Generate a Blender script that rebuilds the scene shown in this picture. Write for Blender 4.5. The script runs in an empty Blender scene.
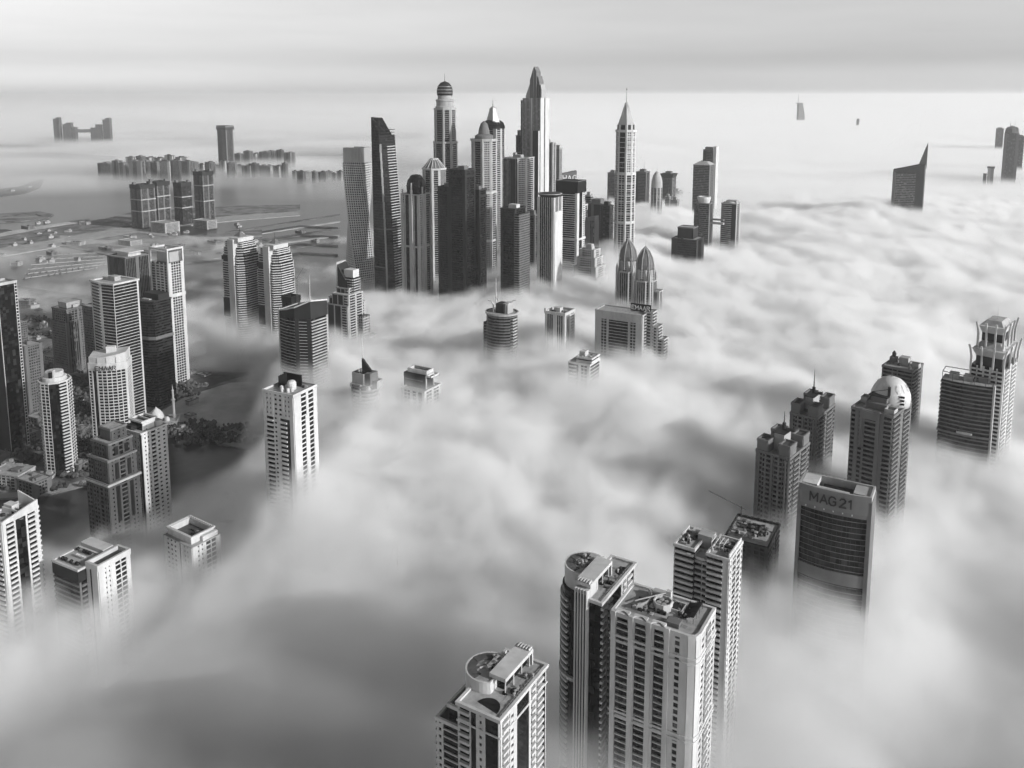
import bpy, math, random
import numpy as np
from math import sin, cos, pi, radians, atan, tan, sqrt, hypot, atan2
from mathutils import Vector
S = bpy.context.scene
C = S.collection
random.seed(7)
# ------------------------------------------------------------ camera, world, sun, exposure
F = 850.0; HC = 390.0; HOR = 95.0
T = atan(F / 5900.0); Y0 = HOR + F * tan(T)
cam = bpy.data.cameras.new('camera'); co = bpy.data.objects.new('camera', cam); C.objects.link(co)
co.location = (0, 0, HC); co.rotation_euler = (pi / 2 - T, 0, 0)
cam.sensor_width = 36; cam.lens = 36 * F / 1024; cam.shift_y = -(384 - Y0) / 1024
cam.clip_start = 1; cam.clip_end = 400000; S.camera = co
S.view_settings.view_transform = 'Standard'; S.view_settings.look = 'None'
S.view_settings.exposure = -0.03; S.view_settings.gamma = 1; S.view_settings.use_curve_mapping = False
cy = S.cycles
cy.use_denoising = True; cy.use_adaptive_sampling = True; cy.adaptive_threshold = 0.05
cy.volume_bounces = 5; cy.max_bounces = 8; cy.diffuse_bounces = 2; cy.glossy_bounces = 2
cy.volume_max_steps = 256; cy.caustics_reflective = False; cy.caustics_refractive = False
EL = radians(22); AZ = radians(117)
w = bpy.data.worlds.new('World'); S.world = w; w.use_nodes = True; nt = w.node_tree
sky = nt.nodes.new('ShaderNodeTexSky'); sky.sky_type = 'NISHITA'; sky.sun_disc = False
sky.sun_elevation = EL; sky.sun_rotation = AZ; sky.altitude = 100; sky.dust_density = 2.0
bw = nt.nodes.new('ShaderNodeRGBToBW'); bg = nt.nodes['Background']
nt.links.new(sky.outputs[0], bw.inputs[0])
# thin high cloud streaks in the sky itself
tc = nt.nodes.new('ShaderNodeTexCoord'); mp = nt.nodes.new('ShaderNodeMapping'); mp.inputs['Scale'].default_value = (1, 1, 11)
nz = nt.nodes.new('ShaderNodeTexNoise'); nz.inputs['Scale'].default_value = 2.2; nz.inputs['Detail'].default_value = 6; nz.inputs['Roughness'].default_value = .55
nt.links.new(tc.outputs['Generated'], mp.inputs[0]); nt.links.new(mp.outputs[0], nz.inputs['Vector'])
mr = nt.nodes.new('ShaderNodeMapRange'); mr.inputs[1].default_value = .35; mr.inputs[2].default_value = .75; mr.inputs[3].default_value = .95; mr.inputs[4].default_value = 1.08
nt.links.new(nz.outputs[0], mr.inputs[0])
mu = nt.nodes.new('ShaderNodeMath'); mu.operation = 'MULTIPLY'
nt.links.new(bw.outputs[0], mu.inputs[0]); nt.links.new(mr.outputs[0], mu.inputs[1])
sx = nt.nodes.new('ShaderNodeSeparateXYZ'); nt.links.new(tc.outputs['Generated'], sx.inputs[0])
el = nt.nodes.new('ShaderNodeMapRange'); el.interpolation_type = 'SMOOTHSTEP'; el.inputs[1].default_value = .08; el.inputs[2].default_value = .5; el.inputs[3].default_value = 1.25; el.inputs[4].default_value = .6   # hazy sky boosted low down, dimmed overhead to cut fill light
nt.links.new(sx.outputs[2], el.inputs[0]); mu2 = nt.nodes.new('ShaderNodeMath'); mu2.operation = 'MULTIPLY'; nt.links.new(mu.outputs[0], mu2.inputs[0]); nt.links.new(el.outputs[0], mu2.inputs[1])
lowb = nt.nodes.new('ShaderNodeMapRange'); lowb.interpolation_type = 'SMOOTHSTEP'; lowb.inputs[1].default_value = -.005; lowb.inputs[2].default_value = .045; lowb.inputs[3].default_value = 3.1; lowb.inputs[4].default_value = 1.35  # extra brightness added to the sky in a narrow band at the horizon
nt.links.new(sx.outputs[2], lowb.inputs[0]); mu3 = nt.nodes.new('ShaderNodeMath'); mu3.operation = 'MULTIPLY'; nt.links.new(mu2.outputs[0], mu3.inputs[0]); nt.links.new(lowb.outputs[0], mu3.inputs[1])
nt.links.new(mu3.outputs[0], bg.inputs[0]); bg.inputs[1].default_value = 0.11
sl = bpy.data.lights.new('sun', 'SUN'); sl.energy = 4.6; sl.angle = radians(.5)
so = bpy.data.objects.new('sun', sl); C.objects.link(so)
so.rotation_euler = Vector((sin(AZ) * cos(EL), cos(AZ) * cos(EL), sin(EL))).to_track_quat('Z', 'Y').to_euler()
# ------------------------------------------------------------ survey helpers: a sight line from the photograph's standpoint to a world point
def at(px, py, h=None, D=None):
    xc = (px - 512) / F; yc = (Y0 - py) / F
    dx, dy, dz = xc, cos(T) + yc * sin(T), -sin(T) + yc * cos(T)
    k = (h - HC) / dz if h is not None else D / dy
    return Vector((k * dx, k * dy, HC + k * dz))
def pix(x, y, z):
    f = y * cos(T) - (z - HC) * sin(T); u = y * sin(T) + (z - HC) * cos(T)
    return 512 + F * x / f, Y0 - F * u / f
# ------------------------------------------------------------ materials (all neutral greys)
def nmat(name, c, r=.8, var=.15, sc=.12, spec=.3, streak=True, bump=0):
    m = bpy.data.materials.new(name); m.use_nodes = True; t = m.node_tree; p = t.nodes['Principled BSDF']
    p.inputs['Roughness'].default_value = r; p.inputs['Specular IOR Level'].default_value = spec
    g = t.nodes.new('ShaderNodeNewGeometry')
    v = t.nodes.new('ShaderNodeMapping'); v.inputs['Scale'].default_value = (1, 1, .25 if streak else 1)
    n = t.nodes.new('ShaderNodeTexNoise'); n.inputs['Scale'].default_value = sc; n.inputs['Detail'].default_value = 6; n.inputs['Roughness'].default_value = .65
    t.links.new(g.outputs['Position'], v.inputs[0]); t.links.new(v.outputs[0], n.inputs['Vector'])
    q = t.nodes.new('ShaderNodeMapRange'); q.inputs[1].default_value = .3; q.inputs[2].default_value = .7
    q.inputs[3].default_value = c * (1 - var); q.inputs[4].default_value = c * (1 + var)
    t.links.new(n.outputs[0], q.inputs[0]); t.links.new(q.outputs[0], p.inputs['Base Color'])
    return m
def glassmat(name, lo, hi, r=.12, cell=3.2):
    m = bpy.data.materials.new(name); m.use_nodes = True; t = m.node_tree; p = t.nodes['Principled BSDF']
    p.inputs['Roughness'].default_value = r; p.inputs['Specular IOR Level'].default_value = .18
    g = t.nodes.new('ShaderNodeTexCoord')
    s = t.nodes.new('ShaderNodeVectorMath'); s.operation = 'SNAP'; s.inputs[1].default_value = (cell, cell, 3.5)
    n = t.nodes.new('ShaderNodeTexWhiteNoise'); n.noise_dimensions = '3D'
    t.links.new(g.outputs['Object'], s.inputs[0]); t.links.new(s.outputs[0], n.inputs['Vector'])
    pw = t.nodes.new('ShaderNodeMath'); pw.operation = 'POWER'; pw.inputs[1].default_value = 5
    t.links.new(n.outputs['Value'], pw.inputs[0])
    q = t.nodes.new('ShaderNodeMapRange'); q.inputs[3].default_value = lo; q.inputs[4].default_value = hi
    t.links.new(pw.outputs[0], q.inputs[0]); t.links.new(q.outputs[0], p.inputs['Base Color'])
    return m
M = dict(
    white=nmat('white_render', .46, .75, .2), light=nmat('light_stone', .32, .8, .24), mid=nmat('grey_stone', .125, .8, .15),
    brown=nmat('weathered_stone', .06, .8, .3), screen=nmat('sign_panel', .14, .6, .12),
    dark=nmat('dark_cladding', .022, .6, .2, .12, .15), black=nmat('black_cladding', .01, .5, .3, .12, .12), conc=nmat('raw_concrete', .2, .9, .25),
    roof=nmat('roof_screed', .3, .9, .3, .25, streak=False), droof=nmat('dark_roof', .07, .9, .45, .3, streak=False),
    metal=nmat('painted_steel', .3, .45, .1, spec=.6), dmetal=nmat('dark_steel', .07, .5, .2, spec=.5),
    glass=glassmat('dark_glass', .008, .12), glass2=glassmat('grey_glass', .05, .2), bglass=glassmat('black_glass', .004, .03, .08),
    letter=nmat('letter_black', .02, .5, .1), wletter=nmat('letter_white', .75, .5, .05), dome=nmat('pale_dome', .5, .5, .06))
# ------------------------------------------------------------ mesh collecting
def offp(poly, o):
    n = len(poly); out = []
    for i in range(n):
        p0, p1, p2 = poly[i - 1], poly[i], poly[(i + 1) % n]
        a = (p1[0] - p0[0], p1[1] - p0[1]); b = (p2[0] - p1[0], p2[1] - p1[1])
        la = hypot(*a) or 1; lb = hypot(*b) or 1
        na = (a[1] / la, -a[0] / la); nb = (b[1] / lb, -b[0] / lb)
        k = 1 + na[0] * nb[0] + na[1] * nb[1]
        k = max(k, .3)
        out.append((p1[0] + o * (na[0] + nb[0]) / k, p1[1] + o * (na[1] + nb[1]) / k))
    return out
def rect(w, d, cx=0, cy_=0):
    return [(cx - w / 2, cy_ - d / 2), (cx + w / 2, cy_ - d / 2), (cx + w / 2, cy_ + d / 2), (cx - w / 2, cy_ + d / 2)]
def ngon(n, r, cx=0, cy_=0, ph=0, ry=None):
    return [(cx + r * cos(2 * pi * i / n + ph), cy_ + (ry or r) * sin(2 * pi * i / n + ph)) for i in range(n)]
class MB:
    def __init__(s): s.v = []; s.f = []
    def prism(s, poly, z0, z1, top=None, zt=None):
        b = len(s.v); n = len(poly); top = top or poly
        s.v += [(x, y, z0) for x, y in poly]
        s.v += [(x, y, zt[i] if zt else z1) for i, (x, y) in enumerate(top)]
        s.f += [(b + i, b + (i + 1) % n, b + n + (i + 1) % n, b + n + i) for i in range(n)]
        s.f += [tuple(b + n + i for i in range(n)), tuple(b + n - 1 - i for i in range(n))]
    def box(s, cx, cy_, z0, w_, d_, h_, r=0):
        c, q = cos(r), sin(r)
        s.prism([(cx + x * c - y * q, cy_ + x * q + y * c) for x, y in rect(w_, d_)], z0, z0 + h_)
    def ring(s, poly, i, o, z0, z1):
        a, c = offp(poly, i), offp(poly, o); n = len(poly); b = len(s.v)
        for q, z in ((a, z0), (c, z0), (c, z1), (a, z1)): s.v += [(x, y, z) for x, y in q]
        for k in range(n):
            j = (k + 1) % n
            for m_ in range(4):
                m2 = (m_ + 1) % 4
                s.f.append((b + m_ * n + k, b + m_ * n + j, b + m2 * n + j, b + m2 * n + k)[::-1])
    def seg(s, p, q, i, o, z0, z1):
        dx, dy = q[0] - p[0], q[1] - p[1]; l = hypot(dx, dy) or 1; nx, ny = dy / l, -dx / l
        s.prism([(p[0] + nx * o, p[1] + ny * o), (q[0] + nx * o, q[1] + ny * o), (q[0] + nx * i, q[1] + ny * i), (p[0] + nx * i, p[1] + ny * i)], z0, z1)
    def bar(s, a, b_, r, n=4, r2=None):
        a = Vector(a); b_ = Vector(b_); d = b_ - a; r2 = r if r2 is None else r2
        u = d.orthogonal().normalized(); v = d.normalized().cross(u); k = len(s.v)
        for p, rr in ((a, r), (b_, r2)): s.v += [tuple(p + (u * cos(2 * pi * i / n) + v * sin(2 * pi * i / n)) * rr) for i in range(n)]
        s.f += [(k + i, k + (i + 1) % n, k + n + (i + 1) % n, k + n + i) for i in range(n)]
        s.f += [tuple(k + n + i for i in range(n)), tuple(k + n - 1 - i for i in range(n))]
    def lathe(s, prof, cx=0, cy_=0, n=20):
        k = len(s.v); m = len(prof)
        for r, z in prof: s.v += [(cx + max(r, .02) * cos(2 * pi * i / n), cy_ + max(r, .02) * sin(2 * pi * i / n), z) for i in range(n)]
        for j in range(m - 1): s.f += [(k + j * n + i, k + j * n + (i + 1) % n, k + (j + 1) * n + (i + 1) % n, k + (j + 1) * n + i) for i in range(n)]
        s.f += [tuple(k + (m - 1) * n + i for i in range(n)), tuple(k + n - 1 - i for i in range(n))]
    def build(s, name, mat, parent=None, smooth=False):
        me = bpy.data.meshes.new(name); me.from_pydata(s.v, [], s.f); me.materials.append(mat)
        if smooth: me.polygons.foreach_set('use_smooth', [True] * len(s.f))
        o = bpy.data.objects.new(name, me); C.objects.link(o); o.parent = parent
        return o
def empty(name, label, cat, x, y, rot=0, group=None, z=0):
    o = bpy.data.objects.new(name, None); C.objects.link(o); o.location = (x, y, z); o.rotation_euler = (0, 0, rot)
    o['label'] = label; o['category'] = cat
    if group: o['group'] = group
    return o
def tag(o, label=None, cat=None, group=None, kind=None):
    for k, v in (('label', label), ('category', cat), ('group', group), ('kind', kind)):
        if v: o[k] = v
    return o
STROKES = {'E': [[(4, 0), (0, 0), (0, 6), (4, 6)], [(0, 3), (3.2, 3)]], 'M': [[(0, 0), (0, 6), (2.4, 2), (4.8, 6), (4.8, 0)]], 'A': [[(0, 0), (2.2, 6), (4.4, 0)], [(.8, 2), (3.6, 2)]],
           'R': [[(0, 0), (0, 6), (3, 6), (3.9, 5.2), (3.9, 4), (3, 3.1), (0, 3.1)], [(2, 3.1), (4.1, 0)]], 'G': [[(4.2, 5), (3, 6), (1.4, 6), (.3, 4.8), (0, 3), (.3, 1.2), (1.4, 0), (3.2, 0), (4.3, 1), (4.3, 2.8), (2.8, 2.8)]],
           '2': [[(.2, 4.8), (1, 5.8), (2.8, 6), (3.7, 5), (3.6, 3.8), (0, 0), (4, 0)]], '1': [[(.4, 4.8), (1.8, 6), (1.8, 0)]], 'H': [[(0, 0), (0, 6)], [(4, 0), (4, 6)], [(0, 3), (4, 3)]]}
def textmesh(s, size, depth=.3):
    """cut-out sheet letters built stroke by stroke, centred on x, standing in the x-y plane"""
    k = size / 6; b = MB(); adv = [max(p[0] for st in STROKES[c] for p in st) + 1.7 for c in s]; x = -(sum(adv) - 1.7) / 2; t_ = .5
    for c, ad in zip(s, adv):
        for st in STROKES[c]:
            for (x0, y0), (x1, y1) in zip(st, st[1:]):
                l = hypot(x1 - x0, y1 - y0); ux, uy = (x1 - x0) / l, (y1 - y0) / l; e = .35
                b.prism([((x + px_) * k, py_ * k) for px_, py_ in ((x0 - ux * e + uy * t_, y0 - uy * e - ux * t_), (x1 + ux * e + uy * t_, y1 + uy * e - ux * t_), (x1 + ux * e - uy * t_, y1 + uy * e + ux * t_), (x0 - ux * e - uy * t_, y0 - uy * e + ux * t_))], -depth, depth)
        x += ad
    me = bpy.data.meshes.new('lettering'); me.from_pydata(b.v, [], b.f); return me
class Tower:
    """one building: an Empty at its base, its parts as children, local coordinates (front face looks along -y)"""
    def __init__(s, name, label, x, y, rot=0, cat='skyscraper', group=None, near=False, wall='white', glass='glass', fh=3.5):
        s.e = empty(name, label, cat, x, y, rot, group); s.mb = {}; s.near = near; s.wall = wall; s.glass = glass; s.fh = fh; s.items = []; s.rnd = random.Random(int(abs(x * 7 + y * 3)))
    def m(s, part, mat):
        if part in ('mid_band', 'slab_line', 'belt', 'cornice'): s.mb[(part, mat, len(s.mb))] = b = MB(); return b
        return s.mb.setdefault((part, mat), MB())
    def one(s, part, mat, fn, smooth=False, parent=None):
        b = MB(); fn(b); return b.build(part, M[mat], parent or s.e, smooth)
    def vol(s, poly, z0, z1, spec, mat=None, wall=None, fh=None, base=None, panes=True):
        """a storeyed volume: glass core plus wall pieces on each edge by the spec strings (one per edge, repeated)"""
        W = s.m('wall', wall or s.wall); s.m('glazing', mat or s.glass).prism(poly, z0, z1)
        n = len(poly); fh = fh or s.fh; nf = max(1, int(round((z1 - z0) / fh))); fh = (z1 - z0) / nf
        for i in range(n):
            p, q = poly[i], poly[(i + 1) % n]; sp = spec[i % len(spec)]
            if not sp: continue
            toks = [(t_[0], float(t_[1:] or 1)) for t_ in sp.split()]; tot = sum(t_[1] for t_ in toks); a = 0
            for k, wgt in toks:
                b_ = a + wgt / tot
                P = (p[0] + (q[0] - p[0]) * a, p[1] + (q[1] - p[1]) * a); Q = (p[0] + (q[0] - p[0]) * b_, p[1] + (q[1] - p[1]) * b_)
                a = b_; s.face(W, P, Q, z0, z1, k, nf, fh, wall or s.wall, panes)
    def face(s, W, P, Q, z0, z1, k, nf, fh, wall, panes):
        L = hypot(Q[0] - P[0], Q[1] - P[1])
        if L < .3 or k == 'G': return
        dx, dy = (Q[0] - P[0]) / L, (Q[1] - P[1]) / L
        pt = lambda t_: (P[0] + dx * t_, P[1] + dy * t_)
        if k == 'W': W.seg(P, Q, -.2, .6, z0, z1 - .02); return
        if k == 'D': s.m('dark_panel', 'dark').seg(P, Q, -.2, .45, z0, z1 - .02); return
        if k == 'r':
            nb = max(1, round(L / 3.0))
            for j in range(nb + 1): W.seg(pt(max(0, L * j / nb - .35)), pt(min(L, L * j / nb + .35)), -.2, .5, z0, z1 - .02)
            return
        if k in 'bBQcmf':
            # b: balcony parapets; B: deep balconies broken into bays; c: thin spandrels; m: mullion grid; f: fine slab edges
            hgt, o = dict(b=(1.25, 1.3), B=(.8, 1.4), Q=(.5, 1.1), c=(1.3, .35), m=(.3, .15), f=(.55, .7))[k]
            for j in range(nf):
                z = z0 + j * fh
                if k in 'BQ':
                    nb = max(1, round(L / (7.5 if k == 'Q' else 5.5)))
                    for b_ in range(nb):
                        s.items.append(('balcony', wall, (pt(L * b_ / nb + .5), pt(L * (b_ + 1) / nb - .5), -.1, o, z, z + hgt)))
                elif k == 'b': s.items.append(('balcony', wall, (P, Q, -.1, o, z, z + hgt)))
                else: W.seg(P, Q, -.1, o, z, z + hgt)
            if k == 'm':
                nb = max(1, round(L / 1.8))
                for j in range(1, nb): W.seg(pt(L * j / nb - .07), pt(L * j / nb + .07), -.1, .12, z0, z1 - .1)
            return
        if k in 'ghwx':
            bw_, pw, sh = dict(g=(3.0, .9, 1.5), h=(5.0, 1.0, 1.1), w=(3.6, 2.0, 2.0), x=(4.2, .7, .9))[k]
            nb = max(1, round(L / bw_)); bl = L / nb
            for j in range(nb + 1): W.seg(pt(max(0, bl * j - pw / 2)), pt(min(L, bl * j + pw / 2)), -.2, .5, z0, z1 - .02)
            for j in range(nf): W.seg(P, Q, -.2, .38, z0 + j * fh, z0 + j * fh + sh)
            if s.near and panes:
                for j in range(nf):
                    for b_ in range(nb):
                        s.items.append(('window', s.glass, (pt(bl * b_ + pw / 2), pt(bl * (b_ + 1) - pw / 2), 0, .06, z0 + j * fh + sh, z0 + (j + 1) * fh)))
    def para(s, poly, z, h=1.3, o=.8, i=-.3, roof='roof', wall=None):
        s.m('parapet', wall or s.wall).ring(poly, i, o, z - .5, z + h)
        s.m('roof', roof).prism(offp(poly, i + .02), z - .3, z + .12)
    def slab(s, poly, z, t_=.6, o=1.2, wall=None):
        s.m('wall', wall or s.wall).prism(offp(poly, o), z, z + t_)
    def units(s, poly_w, poly_d, z, n, cx=0, cy_=0, big=4):
        R = s.rnd
        for k in range(n):
            x, y = cx + R.uniform(-.4, .4) * poly_w, cy_ + R.uniform(-.4, .4) * poly_d
            a, b_, c_ = R.uniform(1.2, big), R.uniform(1.2, big), R.uniform(.8, 2.2)
            kind = R.choice(['cooling_unit', 'cooling_unit', 'water_tank', 'duct', 'vent'])
            mt = R.choice(['metal', 'light', 'dark', 'mid', 'dmetal'])
            def fn(b, kind=kind):
                if kind == 'cooling_unit':
                    b.box(x, y, z, a, b_, c_); b.lathe([(.35 * min(a, b_), z + c_), (.35 * min(a, b_), z + c_ + .3), (.05, z + c_ + .25)], x, y, 8)
                elif kind == 'water_tank': b.lathe([(a * .4, z), (a * .4, z + c_), (a * .3, z + c_ + .4), (.05, z + c_ + .6)], x, y, 12)
                elif kind == 'duct':
                    b.box(x, y, z + .3, a * 2, .7, .7); b.box(x - a, y, z, .6, .6, 1.0); b.box(x + a, y, z, .6, .6, 1.0)
                else: b.lathe([(.4, z), (.4, z + 1.4), (.7, z + 1.5), (.7, z + 1.8), (.1, z + 2)], x, y, 8)
            s.one(kind, mt, fn)
    def spire(s, x, y, z0, z1, r=.6, mat='metal'):
        s.one('spire', mat, lambda b: b.bar((x, y, z0), (x, y, z1), r, 6, r * .25))
    def sign(s, txt, size, P, Q, off, z, mat='letter', depth=.15):
        me = textmesh(txt, size, depth); me.materials.append(M[mat]); o = bpy.data.objects.new('lettering', me); C.objects.link(o); o.parent = s.e
        dx, dy = Q[0] - P[0], Q[1] - P[1]; l = hypot(dx, dy); cx, cy_ = (P[0] + Q[0]) / 2 + dy / l * off, (P[1] + Q[1]) / 2 - dx / l * off
        o.location = (cx, cy_, z); o.rotation_euler = (pi / 2, 0, atan2(dy, dx)); return o
    def done(s, cap=100):
        for k_, b in s.mb.items():
            if b.v: b.build(k_[0], M[k_[1]], s.e)
        kinds = {}
        for it in s.items: kinds.setdefault(it[0], []).append(it)
        r = s.e.rotation_euler.z; X, Y = s.e.location.x, s.e.location.y
        for part, its in kinds.items():
            def key(it):
                P, Q = it[2][0], it[2][1]; dx, dy = Q[0] - P[0], Q[1] - P[1]
                nx, ny = dy, -dx; l = hypot(nx, ny); nx /= l; ny /= l
                wx, wy = nx * cos(r) - ny * sin(r), nx * sin(r) + ny * cos(r)
                D = hypot(X, Y); vis = -(wx * X + wy * Y) / D
                return -(l * max(vis, .001)) * (1 if vis > .08 else .01) - it[2][5] * .01
            its.sort(key=key)
            k = cap if s.near else 0
            for it in its[:k]:
                b = MB(); b.seg(*it[2]); b.build(part, M[it[1]], s.e)
            rest = {}
            for it in its[k:]: rest.setdefault(it[1], MB()).seg(*it[2])
            for mt, b in rest.items():
                o = b.build({'window': 'windows', 'balcony': 'balconies'}[part], M[mt], s.e); o['kind'] = 'stuff'
def base3(L, Cn, R, h):
    """footprint of a box from three roof corners seen from the standpoint: left, front and right"""
    l, c, r = at(*L, h=h), at(*Cn, h=h), at(*R, h=h)
    u = (c - l); u.z = 0; w_ = u.length; u.normalize(); v = Vector((-u.y, u.x, 0))
    lo, hi = 1, 150
    for _ in range(40):
        m_ = (lo + hi) / 2; p = c + v * m_
        if pix(p.x, p.y, h)[0] < R[0]: lo = m_
        else: hi = m_
    d_ = min(lo, 1.03 * (r - c).length); p = c - u * w_ / 2 + v * d_ / 2
    return p.x, p.y, w_, d_, atan2(u.y, u.x)
def far(px, py, D, wpx, rot=-.5, dr=1.0):
    """centre, height and footprint of a tower from its roof centre, its distance and its apparent width"""
    p = at(px, py, D=D); W_ = wpx * D / F / cos(T); w_ = W_ / (cos(rot) + dr * abs(sin(rot)))
    return p.x, p.y, p.z, w_, w_ * dr
R30 = radians(-30)
# ============================================================ the near towers
def drumtower(name, label, Cn, Rr, h, rot, drum_down):
    """white apartment tower with a round penthouse drum, a raised white slab and a roof terrace; origin at its front corner"""
    c = at(*Cn, h=h); t = Tower(name, label, c.x, c.y, rot, near=True, group='pale apartment towers with a round rooftop drum')
    d = 40
    if not drum_down:
        body = [(-20.8, 0), (0, 0), (0, d), (-20.8, d)]
        t.vol(body, 0, h, ['W.3 b2.4 W.25 G1.3 W.25 w1.5 W.3 G3 W.2', 'W.3 b1.2 W.2 G.2 w1 W.4 G2.6 W.4 b.9 W.3 b1.5 G.8', 'W1 g4 W1', 'W1 b4 W1'], mat='bglass')
        w1 = [(-33, 1), (-20.8, 1), (-20.8, 28), (-33, 28)]
        t.vol(w1, 0, h - 13, ['w1.2 W.1 f3', 'G', 'W1', 'b4'], mat='bglass', panes=False); t.para(w1, h - 13, 1.1, roof='droof')
        w2 = [(-28, 3), (-20.8, 3), (-20.8, 26), (-28, 26)]
        t.m('glazing', 'bglass').prism(w2, h - 13, h - 6); t.para(w2, h - 6, 1.2, roof='droof')
        t.m('wall', 'white').ring(offp(body, .3), 0, .45, h - 8.2, h - 7.4)
    else:
        body = [(-12.5, .5), (0, 0), (0, d), (-12.5, d)]
        t.vol(body, 0, h, ['G', 'b1.2 G.2 W.3 b1 G2.6 W.4 b.9 W.3 b1.5 G1', 'W1 g4 W1', 'W1 b4 W1'], mat='bglass')
        fins = t.m('fin_slab', 'white'); fins.prism([(-13, -1.5), (-6.3, -1.5), (-6.3, 10), (-13, 10)], 0, h + 5.2)
        for k in range(5): t.m('fin', 'white').box(-12.7 + k * 1.5, -1.9, 0, .55, 1.2, h + 5.6)
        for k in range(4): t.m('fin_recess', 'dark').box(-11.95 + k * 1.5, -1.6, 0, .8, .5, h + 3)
        arc = [(-18 + 11.2 * cos(a), 20 + 13 * sin(a)) for a in np.linspace(radians(150), radians(292), 16)]
        wing = arc + [(-13, 4), (-13, 30)]
        t.m('glazing', 'bglass').prism(wing, 0, h - 4)
        nf = int((h - 6) / 3.4)
        for j in range(nf):   # curved balcony lips on the drum's left half
            z = j * 3.4 + 1
            pl = arc[2:12]
            for i in range(len(pl) - 1): t.items.append(('balcony', 'white', (pl[i], pl[i + 1], -.1, 1.1, z, z + 1.1)))
        ring = arc + [(-13, 8)]
        for i in range(len(ring) - 1): t.m('wall', 'white').seg(ring[i], ring[i + 1], -.3, 1.5, h * .66, h * .66 + 1.6)
    t.para(body, h, 1.1, o=1.1)
    # round drum with its roof deck
    dc = (-18, 20); rr = 10.6
    drum = ngon(40, rr, *dc)
    drum = [p for p in drum if p[0] < -11]
    t.m('drum', 'white').ring(drum, -.7, 0, h - 5, h + 5.7); t.m('drum_roof', 'roof').prism(offp(drum, -.55), h - 5, h + 5.2)
    t.m('plant_screen', 'light').box(-16, 24, h + 5.2, 5, 8, 1.6)
    for k in range(7): a_ = k * .42 + 1.9; t.one('roof_patch', 'droof', lambda b: b.box(-19 + 7 * cos(a_), 20 + 7.4 * sin(a_), h + 5.2, 4.6, 3.8, .25 + .1 * (k % 3), a_))
    ya, yb = (0, 25) if drum_down else (14, 38.5)
    # raised slab with its end wall
    t.m('penthouse_slab', 'white').prism([(-14, ya), (-5.6, ya), (-5.6, yb), (-14, yb)], h + 6.2, h + 8)
    for k in range(5): t.m('louvre', 'white').box(-12.3 + k * 1.45, yb - 1.4 if not drum_down else 1.4, h + 8, .5, 3.2, .9)
    t.m('end_wall', 'white').box(-9.8, yb - .5, h, 8.4, .9, 6.18)
    t.m('penthouse_glazing', 'bglass').prism([(-13, ya + 3), (-8.4, ya + 3), (-8.4, yb - 1), (-13, yb - 1)], h, h + 6.19)
    for k in range(4): t.one('column', 'white', lambda b: b.bar((-6.3, ya + 1 + k * 7, h), (-6.3, ya + 1 + k * 7, h + 6.2), .3, 8))
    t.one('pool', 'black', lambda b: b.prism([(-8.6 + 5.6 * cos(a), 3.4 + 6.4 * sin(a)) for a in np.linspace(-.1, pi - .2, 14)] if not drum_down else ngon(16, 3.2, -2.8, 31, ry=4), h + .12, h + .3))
    t.one('round_planter', 'black', lambda b: b.prism(ngon(14, 1.8, -3.6, 18), h + .12, h + .8))
    t.one('round_planter', 'black', lambda b: b.prism(ngon(14, 1.1, -6.6, 15), h + .12, h + .8))
    for k in range(9): t.one('sun_lounger', 'mid', lambda b: b.box(-1.6, 9 + k * 3, h + .12, .8, 1.7, .5))
    t.one('cleaning_crane', 'white', lambda b: (b.bar((-21, 17, h + 6), (-11, 27, h + 7.5), .35), b.box(-13, 25, h + 4.6, 2, 2, 2.6)))
    t.units(8, 12, h + 5.2, 16, -18, 22, 2.2); t.units(4, 26, h + .12, 8, -3, 22, 1.4)
    t.one('railing', 'metal', lambda b: [b.bar((-.4, 1 + k_ * 1.9, h + 1.1), (-.4, 1 + k_ * 1.9, h + 2.1), .06) for k_ in range(19)] + [b.bar((-.4, 1, h + 2.1), (-.4, 35, h + 2.1), .06)])
    t.done(95)
    return t
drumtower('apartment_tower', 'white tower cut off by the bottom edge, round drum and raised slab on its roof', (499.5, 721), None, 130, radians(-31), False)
drumtower('apartment_tower', 'dark glass tower with white ribbed fin and curved balconies on its left, round drum roof', (601, 604), None, 150, radians(-31), True)

# the wide white tower with columns of bay balconies
x, y, w_, d_, r = base3((612, 612), (697, 640), (718, 612), 150)
t = Tower('apartment_tower', 'wide white tower with three columns of bay balconies and scalloped roof edge', x, y, r, near=True)
h = 150; P = [(-w_ / 2, -d_ / 2), (w_ / 2 - 4, -d_ / 2), (w_ / 2 - 1, -d_ / 2 + 1), (w_ / 2, -d_ / 2 + 4), (w_ / 2, d_ / 2), (-w_ / 2, d_ / 2)]
t.vol(P, 0, h, ['W.7 Q2.3 W.6 Q2.3 W.6 Q2.3 W.6 h1 W1', 'W1', 'W1', 'W.4 g1 W.3 B2 W.4 g1 W.3', 'W1 g5 W1', 'W1 g4 W1'], fh=3.4)
tot = 12.1; L_ = w_ - 4
for k in range(3):     # projecting bay windows in each balcony column, white piers beside them
    xa = -w_ / 2 + (0.7 + k * 3.0) / 12.7 * L_; xb = xa + 2.2 / 12.7 * L_
    for j in range(int(h / 3.4) - 1):
        z = h - 6 - j * 3.4
        t.items.append(('window', 'bglass', ((xa + 2.2, -d_ / 2), (xb - 2.2, -d_ / 2), 0, .9, z, z + 2)))
    t.m('scalloped_crown', 'white').prism([(xa + (xb - xa) * s_, -d_ / 2 - .6 + 1.9 * sin(pi * s_)) for s_ in np.linspace(0, 1, 10)] + [(xb, -d_ / 2 + 2.6), (xa, -d_ / 2 + 2.6)], h - 5, h + 1.6)
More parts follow.
